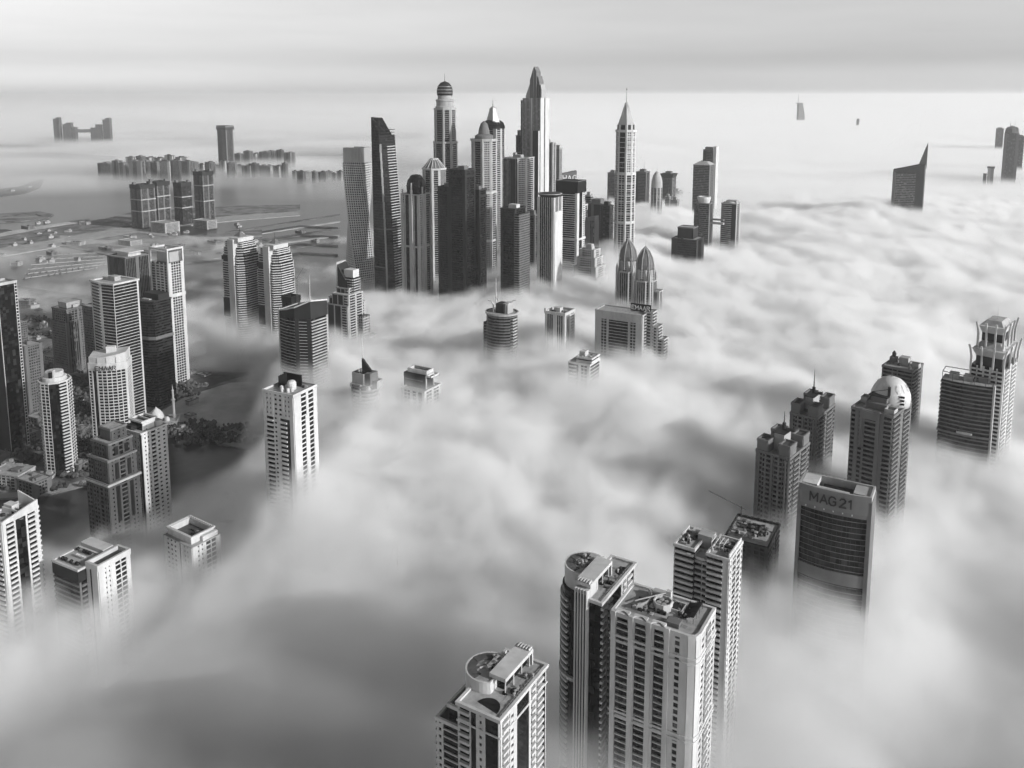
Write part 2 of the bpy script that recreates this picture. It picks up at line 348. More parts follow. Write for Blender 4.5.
for z in (h - 11, h - 13.5, h - 50, h - 52.5, h - 90): t.m('wall', 'white').ring(P, -.2, .95, z, z + 1.1)
for s_ in (0, 3.0, 6.0, 9.0):
    xa = -w_ / 2 + s_ / 12.7 * L_; t.m('pier', 'white').box(xa + 1.1, -d_ / 2 - .5, 0, 2.3, 1.6, h + 1.5)
t.m('parapet', 'white').ring(P, -.7, .62, h - 1, h + 1.1); t.m('roof', 'roof').prism(offp(P, -.6), h - 1, h + .1)
t.one('cooling_pit', 'white', lambda b: b.ring(ngon(8, 4.6, -1, 2, pi / 8), -.5, 0, h + .1, h + 4))
t.one('cooling_pit_floor', 'black', lambda b: b.prism(ngon(8, 4.1, -1, 2, pi / 8), h + .1, h + 2.6))
for k in range(4): t.one('fan', 'metal', lambda b: (b.lathe([(1.2, h + 2.6), (1.2, h + 3.4), (.2, h + 3.5)], -1 + 2 * cos(k * pi / 2 + .6), 2 + 2 * sin(k * pi / 2 + .6), 12)))
for k in range(3): t.one('dark_awning', 'black', lambda b: [b.box(12.5 + .9 * i_, -1 + k * 4.6, h + 2.4 + 1.0 * sin(pi * i_ / 6), .92, 4.4, .3) for i_ in range(-3, 4)])
t.one('awning_frame', 'dmetal', lambda b: [b.bar((9.6 + 2.9 * i_, -3 + 4.5 * j_, h + .1), (9.6 + 2.9 * i_, -3 + 4.5 * j_, h + 2.6), .15) for i_ in range(3) for j_ in range(4)])
t.one('roof_well', 'dark', lambda b: b.box(5.3, 5, h + .1, 5, 6, 1.2)); t.one('roof_well_rim', 'white', lambda b: b.ring(rect(5.4, 6.4, 5.3, 5), 0, .5, h + .1, h + 1.6))
t.one('cleaning_crane', 'white', lambda b: (b.bar((-12, -1, h + 2.5), (0, 7.5, h + 5.5), .35), b.box(0, 7.5, h + 3, 2.4, 2, 3.2), b.bar((-12, -1, h + 2.5), (-13.5, -2, h + 2), .3)))
t.one('curved_screen', 'light', lambda b: b.prism([(-13 + 6 * cos(a), 2 + 8 * sin(a)) for a in np.linspace(-1.2, 1.2, 12)] + [(-13 + 5.4 * cos(a), 2 + 7.4 * sin(a)) for a in np.linspace(1.2, -1.2, 12)], h + .1, h + 3.2))
t.one('lift_room', 'light', lambda b: b.box(-4, 9, h + .1, 9, 4.4, 3.2)); t.one('lift_room', 'mid', lambda b: b.box(8, -7.5, h + .1, 6, 5, 2.2))
t.units(w_ * .85, d_ * .8, h + .1, 44, 0, 0, 2.4)
t.one('pipe_run', 'light', lambda b: [b.bar((-16, -8 + .8 * i_, h + .6), (14, -8 + .8 * i_, h + .6), .18) for i_ in range(3)])
t.done(100)

# the white tower with striped front, further back
x, y, w_, d_, r = base3((675, 545), (729, 561), (744, 544), 148); h = 148
t = Tower('apartment_tower', 'white tower with dark horizontal stripes and a cluttered roof, behind the wide scalloped tower', x, y, r, near=True)
a = w_ / 2; b_ = d_ / 2; P = rect(w_, d_)
t.vol([(-a, -b_), (-a * .28, -b_), (-a * .28, b_), (-a, b_)], 0, h, ['b6', '', 'g1', 'g3'], mat='bglass', fh=3.4)
t.vol([(a * .22, -b_), (a, -b_), (a, b_), (a * .22, b_)], 0, h, ['b5 W.9 w1', 'w1 W.3 x1.6 W.3 x1.6 W.3 g.8', 'g1', ''], mat='bglass', fh=3.4)
t.vol([(-a * .28 + .02, -b_ + 3.2), (a * .22 - .02, -b_ + 3.2), (a * .22 - .02, b_ - 2), (-a * .28 + .02, b_ - 2)], 0, h - 4, ['b2 W.2 b2', '', 'g1', ''], mat='bglass', fh=3.4)
t.one('curved_terrace', 'white', lambda b: b.ring([(-a * .28, -b_ + 1)] + [(-a * .03 + a * .25 * cos(q), -b_ + 1.4 - 2.2 * sin(q)) for q in np.linspace(pi, 0, 9)] + [(a * .22, -b_ + 1), (a * .22, -b_ + 9), (-a * .28, -b_ + 9)], -.4, 0, h - 4, h - 2.6))
t.one('terrace_floor', 'light', lambda b: b.box(-a * .03, -b_ + 5, h - 4, a * .48, 7.5, .3))
for q in ([(-a, -b_), (-a * .28, -b_), (-a * .28, b_), (-a, b_)], [(a * .22, -b_), (a, -b_), (a, b_), (a * .22, b_)]): t.para(q, h, 1.2, .7)
t.m('gable_frame', 'white').box(a - .3, 0, h, .6, d_ * .95, 3.2); t.m('side_frame', 'white').box(-a + .3, b_ * .4, h, .5, d_ * .5, 2.4)
t.one('plant_room', 'light', lambda b: b.box(-a * .15, b_ * .35, h - 4, 8, 7, 8)); t.one('plant_room', 'white', lambda b: b.box(-a * .55, b_ * .62, h, 6, 4, 2.6))
t.one('roof_frame', 'white', lambda b: [b.bar((a * .2 + i_ * 2.2, -4, h), (a * .2 + i_ * 2.2, -4, h + 4), .2) or b.bar((a * .2 + i_ * 2.2, 4, h), (a * .2 + i_ * 2.2, 4, h + 4), .2) or b.bar((a * .2 + i_ * 2.2, -4, h + 4), (a * .2 + i_ * 2.2, 4, h + 4), .25) for i_ in range(4)])
t.one('roof_planting', 'black', lambda b: [b.lathe([(.2, h), (.9, h + .8), (.5, h + 1.5)], -a * .65 + t.rnd.uniform(-3, 3), t.rnd.uniform(-7, 3), 6) for _ in range(14)])
t.units(w_ * .45, d_ * .85, h + .12, 26, a * .6, 0, 2.4); t.units(w_ * .3, d_ * .85, h + .12, 14, -a * .63, 0, 2.2)
t.done(90)

# the dark tower with a rough, cluttered roof behind it
x, y, w_, d_, r = base3((728, 541), (771, 552), (786, 533), 97); h = 97
t = Tower('office_tower', 'low dark tower with a broad weathered roof, between striped and sign towers', x, y + 6, r, near=True, wall='dark', glass='bglass')
P = rect(w_, d_ + 4); t.vol(P, 0, h, ['D.4 x2 D.4 x2 D.4 x2 D.4', 'x3 D.4 b2 D.4']); t.para(P, h, 1.0, .9, roof='roof')
t.one('roof_patch', 'droof', lambda b: b.box(2, 2, h + .12, 12, 7, 1.2)); t.one('roof_patch', 'light', lambda b: b.box(-8, -4, h + .12, 9, 8, .5)); t.one('plant_screen', 'dark', lambda b: b.ring(rect(9, 6, 0, 2), -.3, 0, h, h + 3))
for k in range(7): t.one('corner_hood', 'dark', lambda b: b.box(-w_ / 2 + 1 + k * (w_ - 2) / 6, d_ / 2 + 1.2, h + .5, 2, 1.6, 1.4))
t.units(w_ * .85, d_ * .85, h + .12, 46, 0, 0, 3)
for k in range(16): t.one('roof_patch', ('droof', 'mid', 'light', 'black')[k % 4], lambda b: b.box(t.rnd.uniform(-.38, .38) * w_, t.rnd.uniform(-.36, .36) * d_, h + .12, t.rnd.uniform(2, 7), t.rnd.uniform(2, 5), .2 + .03 * k, t.rnd.uniform(0, 1)))
t.one('crane_arm', 'dmetal', lambda b: (b.bar((-w_ * .3, 2, h), (-w_ * .3, 2, h + 15), .35), b.bar((-w_ * .3 + 3, 1, h + 14), (-w_ * .3 - 26, 12, h + 16), .22)))
t.done(60)

# the sign tower
x, y, w_, d_, r = base3((799, 484), (872, 500), (876, 486), 150); h = 150; d_ = 17
t = Tower('office_tower', 'dark curved glass tower reading MAG 21 on its pale sign screen', x, y, r, near=True, wall='mid', glass='bglass')
def bow(w__, d__, bulge, n=14): return [(-w__ / 2 + w__ * i / n, -d__ / 2 - bulge * (1 - (2 * i / n - 1) ** 2)) for i in range(n + 1)] + [(w__ / 2, d__ / 2), (-w__ / 2, d__ / 2)]
P = bow(w_ - 4, d_, 3.4); t.m('glazing', 'bglass').prism(P, 0, h - 12)
for j in range(38):
    z = h - 12.4 - j * 3.6; 
    t.m('floor_edge', 'mid').ring(P, -.1, .45, z, z + .28)
for i in range(1, 14, 1): t.m('mullion', 'dark').bar((P[i][0], P[i][1] - .1, 40), (P[i][0], P[i][1] - .1, h - 12), .12)
t.m('side_pier', 'mid').box(w_ / 2 - .8, 0, 0, 2.4, d_ + 3, h - 2); t.m('side_pier', 'mid').box(-w_ / 2 + .8, 0, 0, 2.2, d_ + 3, h - 2)
scr = [(-w_ / 2 + w_ * i / 14, -d_ / 2 - 1.2 - 2.6 * (1 - (2 * i / 14 - 1) ** 2)) for i in range(15)]
for i in range(14): t.m('sign_screen', 'screen').seg(scr[i], scr[i + 1], -.5, 0, h - 10.5, h + 1.5)
t.m('roof', 'mid').prism([(p[0] * .97, p[1]) for p in scr] + [(w_ / 2 * .97, d_ / 2), (-w_ / 2 * .97, d_ / 2)], h - 13, h - 8)
t.m('crown_back', 'light').ring([(p[0], p[1] + .6) for p in scr] + [(w_ / 2, d_ / 2), (-w_ / 2, d_ / 2)], -1.2, 0, h - 8, h + 1.4)
t.one('white_roof_panel', 'white', lambda b: b.box(-w_ * .36, 0, h - 2, 9, d_ - 3, 3.4)); t.one('white_roof_panel', 'white', lambda b: b.prism([(-w_ * .25, -d_ / 2 - 1.5), (w_ * .2, -d_ / 2 - 2), (w_ * .2, -d_ / 2 - .6), (-w_ * .25, -d_ / 2)], h + .5, h + 1.7))
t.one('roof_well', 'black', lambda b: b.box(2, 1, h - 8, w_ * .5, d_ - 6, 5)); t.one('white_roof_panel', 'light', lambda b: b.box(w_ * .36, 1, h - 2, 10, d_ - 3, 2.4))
t.one('railing', 'dmetal', lambda b: [b.bar((-w_ * .4 + i_ * 2.2, d_ / 2 - .4, h + 1.4), (-w_ * .4 + i_ * 2.2, d_ / 2 - .4, h + 2.6), .06) for i_ in range(16)] + [b.bar((-w_ * .4, d_ / 2 - .4, h + 2.6), (w_ * .4, d_ / 2 - .4, h + 2.6), .06)])
t.m('podium_band', 'mid').ring(P, -.2, .7, h - 58, h - 50)
for i_, (ch, xx) in enumerate(zip('MAG21', (-11.5, -5.6, -.6, 5.4, 9.2))):
    i0 = int((xx + w_ / 2) / w_ * 14); t.sign(ch, 5.4, (xx - .01, scr[i0][1] * .5 + scr[i0 + 1][1] * .5), (xx + .01, scr[i0][1] * .5 + scr[i0 + 1][1] * .5), .35, h - 7.4)
for k in range(6): t.one('floodlight', 'white', lambda b: b.box(-16 + k * 5.4, -d_ / 2 - 3.6, h - 11.6, .7, .7, .9))
t.done()

# ---- dark-faced towers on the right
def crowned(name, label, base, h, front, right, near=True, wall='mid', penth=True, group=None, h2=8):
    x, y, w_, d_, r = base
    t = Tower(name, label, x, y, r, near=near, wall=wall, glass='bglass', group=group)
    P = rect(w_, d_); t.vol(P, 0, h, [front, right]); t.para(P, h, 1.5, .6)
    return t, w_, d_
bb = base3((757, 440), (790, 449), (810, 434), 146)
for (b0, h, lab, sp) in ((bb, 146, 'stone tower with corner turret blocks and a thin mast, left of the sign tower', 16), (base3((791, 404), (817, 410), (835, 396), 148), 148, 'stone tower with stacked balconies and a tall mast, second back behind the sign tower', 22)):
    t, w_, d_ = crowned('apartment_tower', lab, b0, h - 8, 'W.3 g1.4 b2 g1 b2 g1.4 W.3', 'g1 b1.6 W.4 b1.6 g1', group='stone towers with a mast and corner turrets')
    for sx in (-1, 1):
        for sy in (-1, 1):
            q = rect(w_ * .3, d_ * .3, sx * w_ * .33, sy * d_ * .33); t.vol(q, h - 8, h, ['W1'], panes=False); t.para(q, h, 1.5, .7, wall='mid', roof='droof')
    q = rect(w_ * .3, d_ * .34, 0, -d_ * .05); t.one('lift_tower', 'light', lambda b: b.prism(q, h - 8, h + 5)); t.one('lift_roof', 'dark', lambda b: b.prism(offp(q, 1), h + 5.02, h + 5.6))
    t.one('roof_wing', 'dark', lambda b: b.prism([(-1, -1), (w_ * .34, -1), (w_ * .34, 1), (-1, 1)], h + 5.6, h + 6, zt=[h + 6, h + 8, h + 8, h + 6]))
    t.spire(0, 0, h + 5, h + sp + 3, .75, 'dmetal'); t.one('mast_base', 'dark', lambda b: b.box(0, 0, h + 5.6, 2, 2, 5)); t.units(w_ * .7, d_ * .7, h - 7.6, 8)
    for k in range(-2, 3): t.m('pier', 'mid').box(k * w_ / 5, -d_ / 2 - .7, 0, 1.1, 1.3, h - 8)
    t.done(60)
# tower with the tall round dome shell
b0 = base3((852, 408), (893, 418), (911, 402), 162); h = 162; x, y, w_, d_, r = b0
t, w_, d_ = crowned('apartment_tower', 'stone tower crowned by a large pale half dome shell behind its penthouse', b0, h, 'b.8 W.7 g1 W.3 b3 W.9 b1.5 W.2', 'b1.2 W.5 b1.2 W.3')
t.m('front_portal', 'mid').box(-w_ * .25, -d_ / 2 - .9, h - 26, 1.8, 1.4, 28); t.m('front_portal', 'mid').box(w_ * .16, -d_ / 2 - .9, 0, 2.6, 1.4, h + 2); t.m('front_portal', 'mid').box(-w_ * .05, -d_ / 2 - .9, h - 5, w_ * .4, 1.5, 6)
t.one('penthouse', 'mid', lambda b: (b.prism(rect(w_ * .5, d_ * .4, 0, -d_ * .1), h, h + 5), b.prism(rect(w_ * .4, d_ * .3, 0, -d_ * .05), h + 5, h + 9)))
t.one('penthouse_roof', 'dark', lambda b: b.prism(rect(w_ * .46, d_ * .34, 0, -d_ * .05), h + 9.02, h + 9.8))
t.one('dome_shell', 'dome', lambda b: b.lathe([(13.4, h), (14, h + 5), (13.6, h + 9), (12, h + 12.5), (10.6, h + 14), (9.6, h + 16.5), (7, h + 19), (3.4, h + 20.4), (.3, h + 20.8)], 3, 9, 28), smooth=True)
for k in range(14): a_ = k * pi / 7; t.one('dome_rib', 'white', lambda b: [b.bar((3 + r0 * cos(a_), 9 + r0 * sin(a_), h + z0), (3 + r1 * cos(a_), 9 + r1 * sin(a_), h + z1), .16) for r0, z0, r1, z1 in ((14.1, 5, 12.1, 12.6), (12.1, 12.6, 9.7, 16.6), (9.7, 16.6, 3.4, 20.5))])
t.spire(3, 9, h + 20, h + 27, .4, 'mid')
t.one('dome_window', 'black', lambda b: [b.box(13.5, 0, h + 4 + 2.6 * k, 4, 1.6, 1.2) for k in range(3)])
t.one('corner_block', 'light', lambda b: b.ring(rect(7, 8, w_ * .36, -d_ * .3), -.6, 0, h, h + 4)); t.one('corner_block', 'light', lambda b: b.ring(rect(5, 8, -w_ * .4, 0), -.6, 0, h, h + 5))
t.one('cleaning_crane', 'dark', lambda b: (b.box(6, -4, h + 9.8, 1.6, 1.6, 7), b.bar((6, -4, h + 15), (-6, -6, h + 11), .25))); t.units(w_ * .8, d_ * .8, h + .2, 10)
t.done(80)
# striped tower behind the dome
x, y, w_, d_, r = base3((883, 362), (913, 368), (923, 357), 147); h = 143
t = Tower('apartment_tower', 'dark striped tower standing behind the pale dome shell', x, y, r, near=True, wall='mid', glass='bglass')
P = rect(w_, d_); t.vol(P, 0, h, ['W.2 b4 W.3 b4 W.2', 'b3 W1']); t.para(P, h, 1.4, .8)
t.one('lift_tower', 'light', lambda b: b.box(1, 2, h, 8, 8, 8)); t.one('plant_box', 'mid', lambda b: b.box(-9, 3, h, 6, 6, 6)); t.one('plant_box', 'light', lambda b: b.ring(rect(8, 8, 10, 2), -.5, 0, h, h + 4)); t.one('roof_vent', 'dark', lambda b: b.lathe([(1.5, h + 6), (2, h + 9), (.6, h + 11.5)], -9, 3, 8)); t.units(w_ * .8, d_ * .7, h + .2, 8)
t.done(70)
# broad curved dark tower with the open roof frame
x, y, w_, d_, r = base3((941, 380), (993, 389), (999, 382), 152); h = 152; d_ = 16
t = Tower('office_tower', 'broad dark finely ribbed tower with open roof frame, in front of the crowned tower', x, y, r, near=True, wall='mid', glass='bglass')
P = bow(w_, d_, 2.6); t.m('glazing', 'bglass').prism(P, 0, h)
for j in range(42): t.m('floor_edge', 'mid').ring(P, -.1, .8 if j < 12 else .6, h - 2.4 - j * 3.5, h - 1.4 - j * 3.5)
t.m('mid_band', 'mid').ring(P, -.1, 1.2, h - 45, h - 43.4); t.one('oval_boss', 'light', lambda b: b.prism([(1 + 6 * cos(2 * pi * i_ / 16), -d_ / 2 - 2.6 - 1.3 + 1.2 * sin(2 * pi * i_ / 16)) for i_ in range(16)], h - 43, h - 41.4))
t.m('roof', 'roof').prism(offp(P, -.3), h, h + .5)
fr = t.m('roof_frame', 'mid'); Q = offp(P, -.4)
for i_ in range(0, 15, 3): fr.bar((Q[i_][0], Q[i_][1], h), (Q[i_][0], Q[i_][1], h + 7), .35)
for i_ in range(14): fr.bar((Q[i_][0], Q[i_][1], h + 7), (Q[i_ + 1][0], Q[i_ + 1][1], h + 7), .4)
fr.bar((Q[0][0], Q[0][1], h + 7), (Q[-1][0], Q[-1][1], h + 7), .4); fr.bar((Q[14][0], Q[14][1], h + 7), (Q[-2][0], Q[-2][1], h + 7), .4); fr.bar((Q[-1][0], Q[-1][1], h + 7), (Q[-2][0], Q[-2][1], h + 7), .4)
for k in range(3): t.one('plant_box', ('light', 'metal', 'mid')[k], lambda b: b.box(-11 + 11 * k, 1, h + .5, 7, 7, 4.5))
t.units(w_ * .8, d_ * .7, h + .5, 10); t.m('edge_pier', 'light').box(w_ / 2 + .6, -2, 0, 1.4, d_ - 2, h + 1); t.done()
# crowned twin-stage tower at the right edge
x, y, w_, d_, r = base3((972, 350), (1005, 356), (1024, 346), 178); h = 176
t = Tower('apartment_tower', 'pale tower at the right edge with two tiers of swept crown arches', x, y, r, near=True, wall='white', glass='bglass')
P = rect(w_, d_); t.vol(P, 0, h - 10, ['W.2 b1 W.25 b1 W.4 b1 W.4 b1 W.25 b1 W.2', 'W.2 b1.2 W.4 b1.2 W.2'])
for tier, (sc, z0, hh) in enumerate(((1.0, h - 10, 14), (.78, h + 10, 13))):
    a, b_ = w_ / 2 * sc, d_ / 2 * sc
    t.m('tier_core', 'dark').prism(rect(a * 1.6, b_ * 1.6), z0, z0 + hh); t.m('swept_hood', 'white').prism(rect(a * 1.5, b_ * 1.5), z0 + hh * .4, z0 + hh, top=rect(a * 2.0, b_ * 2.0))
    t.m('hood_roof', 'light').prism(rect(a * 1.7, b_ * 1.7), z0 + hh - .5, z0 + hh + 4, top=rect(a * 1.1, b_ * 1.1))
    for sx in (-1, -.35, .35, 1):
        pts = [(sx * a, -b_ - .8, z0 - 4), (sx * a, -b_ - .8, z0 + hh * .5), (sx * a * 1.08, -b_ - 1.4, z0 + hh), (sx * a * 1.16, -b_ - 1.8, z0 + hh + 3)]
        t.one('crown_rib', 'white', lambda b: [b.bar(pts[i_], pts[i_ + 1], .95) for i_ in range(3)])
    for sy in (-.3, .4, 1):
        pts = [(a + .8, sy * b_, z0 - 4), (a + .8, sy * b_, z0 + hh * .5), (a + 1.6, sy * b_ * 1.1, z0 + hh), (a + 2, sy * b_ * 1.16, z0 + hh + 3)]
        t.one('crown_rib', 'white', lambda b: [b.bar(pts[i_], pts[i_ + 1], .95) for i_ in range(3)])
t.spire(0, 0, h + 20, h + 37, .4, 'white'); t.spire(-w_ * .36, -d_ * .4, h, h + 17, .5, 'white'); t.done(70)

# ---- white block in the middle of the fog
x, y, w_, d_, r = base3((263, 391), (293, 397), (316, 380), 175); h = 175
t = Tower('apartment_tower', 'square white tower with a dark roof screen, alone in the fog left of centre', x, y, r, near=True, glass='bglass')
P = rect(w_, d_); t.vol(P, h - 18, h, ['W.4 w1 W.2 w1.4 W.2 w1 W.4', 'W1.2 x1 W.3 x1 W.6'], fh=3.5); t.vol(P, 0, h - 18, ['W.4 b1 w.6 W.3 b1 D.4 W.5', 'W1.2 x.9 W.6 x.9 W.7'], fh=3.5)
t.para(P, h, 1.6, .6); t.one('sign_screen', 'black', lambda b: b.box(-3, d_ * .28, h, w_ * .6, 1, 9)); t.one('sign_screen', 'black', lambda b: b.box(-w_ * .3, d_ * .1, h, 1, d_ * .35, 9))
t.one('plant_drum', 'white', lambda b: b.lathe([(3.4, h), (3.4, h + 5), (2.4, h + 6.4), (.1, h + 7)], 2, 0, 16))
for k in range(6): t.one('water_tank', 'white', lambda b: b.lathe([(1.3, h), (1.3, h + 2.8), (.3, h + 3.3)], -2 + 2.9 * cos(k * 1.1) * 1.6 + 3, -4 + 4 * sin(k * 1.1), 10))
t.units(w_ * .8, d_ * .8, h + .12, 8); t.done(90)

# ---- left foreground: sunken blocks
x, y, w_, d_, r = base3((165, 528), (193, 541), (218, 525), 83); h = 83
t = Tower('apartment_block', 'pale block with a sunken square roof well, drowned in fog right of the brown pair', x, y, r, near=True, wall='white')
P = rect(w_, d_ * 1.1); t.vol(P, 0, h - 5, ['W.5 w2 W.5 D.2 W.5 w1 W.5', 'W.5 w1 W.2 x1.4 W.5']); t.vol([(p[0] * 1.0, p[1]) for p in P], h - 5, h - 4.8, ['W1'])
q = rect(w_ * .84, d_ * .9, -1, 0); t.m('crown_wall', 'white').ring(q, -1.4, 0, h - 5, h + 1); t.m('crown_cornice', 'white').ring(q, -.2, .9, h + .2, h + 1.4); t.m('roof', 'droof').prism(offp(q, -1.3), h - 5, h - 3.6); t.m('roof', 'roof').prism(offp(P, .5), h - 5.1, h - 4.4)
for k in range(12): t.one('roof_post', 'white', lambda b: b.box(-w_ * .42 + (w_ * .84) * k / 11, d_ * .42, h + 1.4, .5, .5, .7))
t.one('wall_block', 'white', lambda b: b.box(w_ * .38, d_ * .2, h - 5, w_ * .2, d_ * .6, 4)); t.units(w_ * .4, d_ * .4, h - 3.6, 6); t.done(40)
# dark and white paired block
x, y, w_, d_, r = base3((53, 560), (78, 570), (104, 556), 84); h = 84; d_ = 19
t = Tower('apartment_block', 'block half dark and half white with a roof terrace, sunk in fog at lower left', x, y, radians(-28), near=True, wall='mid', glass='bglass')
P = rect(w_, d_); t.m('dark_crown', 'dark').prism(offp(P, .6), h - 9, h - 1); t.vol(P, 0, h - 9, ['c5', 'W.3 b2 W.3 b2'], wall='mid')
t.m('parapet', 'white').ring(P, -.5, .9, h - 1, h + .4); t.m('roof', 'light').prism(offp(P, -.4), h - 1, h - .5)
q = rect(11, d_ * 1.25, w_ / 2 + 6.5, d_ * .42); t.vol(q, 0, h, ['W.6 D.3 W1', 'W.7 w1 W.5 x1.6 W.5'], wall='white'); t.m('penthouse_wall', 'white').ring(q, -1, .7, h - .5, h + 3.4); t.m('roof', 'droof').prism(offp(q, -1), h, h + .6)
q2 = rect(w_ * .9, 8, -1, d_ / 2 + 5); t.m('wall', 'white').prism(q2, 0, h + 3)
for k in range(12): t.one('roof_planting', 'black', lambda b: b.lathe([(.3, h - .5), (1.4, h + .6), (.9, h + 1.8), (.1, h + 2.2)], t.rnd.uniform(-.4, .4) * w_, t.rnd.choice([-.3, .35]) * d_, 7))
for k in range(5): t.one('parasol', 'white', lambda b: (b.bar((-3 + k * 2, 1, h - .5), (-3 + k * 2, 1, h + 1.6), .08), b.lathe([(1.0, h + 1.5), (.05, h + 2.1)], -3 + k * 2, 1, 8)))
t.done(50)
# white tower at the left edge
x, y, w_, d_, r = base3((-16, 520), (5, 524), (37, 505), 117); h = 117
t = Tower('apartment_tower', 'white tower cut by the left edge, dark glass strip between balconies, swept parapet', x, y, radians(-24), near=True, wall='white', glass='bglass')
P = rect(w_, d_); t.vol(P, 0, h, ['b3 W.4', 'W.5 b1.3 W.3 G1.7 W.3 b1.3 W.6']); t.para(P, h, 1.4, .7)
t.m('swept_parapet', 'white').prism([(w_ / 2 - .4, -d_ / 2), (w_ / 2 + .8, -d_ / 2), (w_ / 2 + .8, d_ / 2), (w_ / 2 - .4, d_ / 2)], h - 1, h, zt=[h + 1.6, h + 1.6, h + 6, h + 6])
t.m('back_parapet', 'white').prism([(-w_ / 2, d_ / 2 - .8), (w_ / 2, d_ / 2 - .8), (w_ / 2, d_ / 2), (-w_ / 2, d_ / 2)], h, h, zt=[h + 9, h + 5, h + 5, h + 9])
t.m('mid_parapet', 'white').box(-1, 0, h, w_ * .8, .8, 3); t.one('plant_room', 'white', lambda b: b.box(-5, 4, h, 8, 5, 4)); t.units(w_ * .7, d_ * .7, h + .15, 12)
t.one('crest', 'mid', lambda b: b.lathe([(1.4, 0), (1.4, .4)], 0, 0, 12)).location = (w_ / 2 + .9, 0, h - 2); t.done(90)

# ---- the stepped brown tower and its white neighbour
c = at(110, 432, h=128); x, y = c.x, c.y
t = Tower('apartment_tower', 'stepped stone tower with arched dark bays, front left of the white open-framed tower', x, y, R30, near=True, wall='brown', glass='bglass')
w_, d_ = 27, 27
for (sw, z0, z1, sp) in ((1.0, 0, 92, 'g1.3 D.3 g1.3 W.2 h.9 W.2 g1'), (.9, 92, 110, 'g1 D.3 g1.3 W.2 w1'), (.74, 110, 122, 'W.2 g1.5 D.3 W.3'), (.48, 122, 131, 'W1')):
    P = rect(w_ * sw, d_ * sw, -(1 - sw) * 4, (1 - sw) * 8); t.vol(P, z0, z1, [sp, 'W.3 w1 W.3 h.9 W.3 w1 W.3']); t.para(P, z1, 1.2, .9, wall='mid')
    for fx in (-.22, .22):
        if z1 < 125: t.m('arched_bay', 'black').prism([(w_ * sw / 2 - (1 - sw) * 4 + .9, fx * d_ * sw - 1.6 + (1 - sw) * 8), (w_ * sw / 2 - (1 - sw) * 4 + .9, fx * d_ * sw + 1.6 + (1 - sw) * 8), (w_ * sw / 2 - (1 - sw) * 4, fx * d_ * sw + 1.6 + (1 - sw) * 8), (w_ * sw / 2 - (1 - sw) * 4, fx * d_ * sw - 1.6 + (1 - sw) * 8)], max(z0, z1 - 34) + 2, z1 - 3)
t.m('cornice', 'light').ring(rect(w_, d_), -.2, 1.3, 91, 92.6); t.units(8, 8, 125, 8, -2, 4); t.done(90)
x, y, w_, d_, r = base3((124, 424), (143, 437), (168, 430), 120); h = 120
t = Tower('apartment_tower', 'white tower with an open white roof frame, behind and right of the stepped stone tower', x, y, R30, near=True, wall='white', glass='bglass')
w_, d_ = 20, 24
P = rect(w_, d_); t.vol(P, 0, h, ['w3 D.3', 'W.5 w2 W.3 b1.3 W.3 w1.3 W.3 w1.3 W.3']); t.para(P, h, 1, .8)
q = rect(w_ * .7, d_ * .5, -2, -1); t.vol(q, h, h + 7, ['G', 'W1'], panes=False); t.m('roof_frame', 'white').ring(offp(q, 1.5), -1.2, 0, h + 7, h + 8.4)
for k in range(3): t.m('roof_frame', 'white').box(-2, -6 + k * 6, h + 7, w_ * .75, .8, 1.3)
t.one('dark_terrace', 'dark', lambda b: b.box(-6, -9, h + .1, 8, 5, 4)); t.one('stair_room', 'light', lambda b: b.box(5, 7, h, 6, 6, 5)); t.units(w_ * .8, d_ * .8, h + .15, 8); t.done(90)
# ============================================================ middle distance
def tw(name, label, px_, py_, D, wpx, rot=R30, dr=1.0, **k):
    x, y, h, w_, d_ = far(px_, py_, D, wpx, rot, dr)
    t = Tower(name, label, x, y, rot, **k); return t, h, w_, d_
# left land: around the canal
t, h, w_, d_ = tw('apartment_tower', 'slim white tower with round lantern top and dark glass stripe at the canal edge', 54, 372, 843, 31, rot=.1, near=True, glass='bglass')
P = ngon(10, w_ * .52, ph=pi / 10); t.vol(P, 0, h - 8, ['b1 W.15', 'x1', 'G1', 'b1 W.15', 'x1']); t.para(P, h - 8, 1.2)
for k, (s, z) in enumerate(((.8, 4), (.62, 9))): t.one('lantern_tier', 'white', lambda b: b.lathe([(w_ * .5 * s, h - 8), (w_ * .5 * s, h - 8 + z), (w_ * .5 * s - .6, h - 8 + z + .5), (.1, h - 8 + z + .5)], 0, 0, 16))
t.one('lantern_slot', 'black', lambda b: b.box(0, -w_ * .32, h - 6, 3, 2, 8)); t.one('lantern_fin', 'white', lambda b: b.box(3.2, -w_ * .28, h - 8, 1.4, 4, 13)); t.done(60)
t, h, w_, d_ = tw('apartment_tower', 'white tower with EMAAR in dark letters on its curved top', 109, 358, 860, 41, rot=.22, dr=.7, near=True, glass='bglass')
P = [(-w_ * .5, -d_ * .25), (-w_ * .25, -d_ * .42), (0, -d_ * .5), (w_ * .25, -d_ * .48), (w_ * .5, -d_ * .3), (w_ * .5, d_ * .5), (-w_ * .5, d_ * .5)]
t.vol(P, 0, h - 10, ['x.6 W.2 G.7 W.2', 'x1', 'x1', 'x1 W.2', 'x1 W.4', 'g1', 'g1'], fh=3.3)
t.m('sign_wall', 'white').prism(offp(P, .7), h - 10, h - 2); t.m('crown_screen', 'white').prism(offp(P, -.4), h - 2, h, zt=[h + 4, h + 4, h + 5, h + 6.5, h + 8, h + 8, h + 5])
for k in (1, 2, 3): t.m('screen_joint', 'mid').box(P[k][0], P[k][1] + .3, h - 2, .3, .5, 6)
t.sign('EMAAR', 4.2, P[1], P[3], 4.2, h - 8.2); t.one('lift_room', 'white', lambda b: b.box(2, 3, h + 4, 9, 6, 8)); t.done(100)
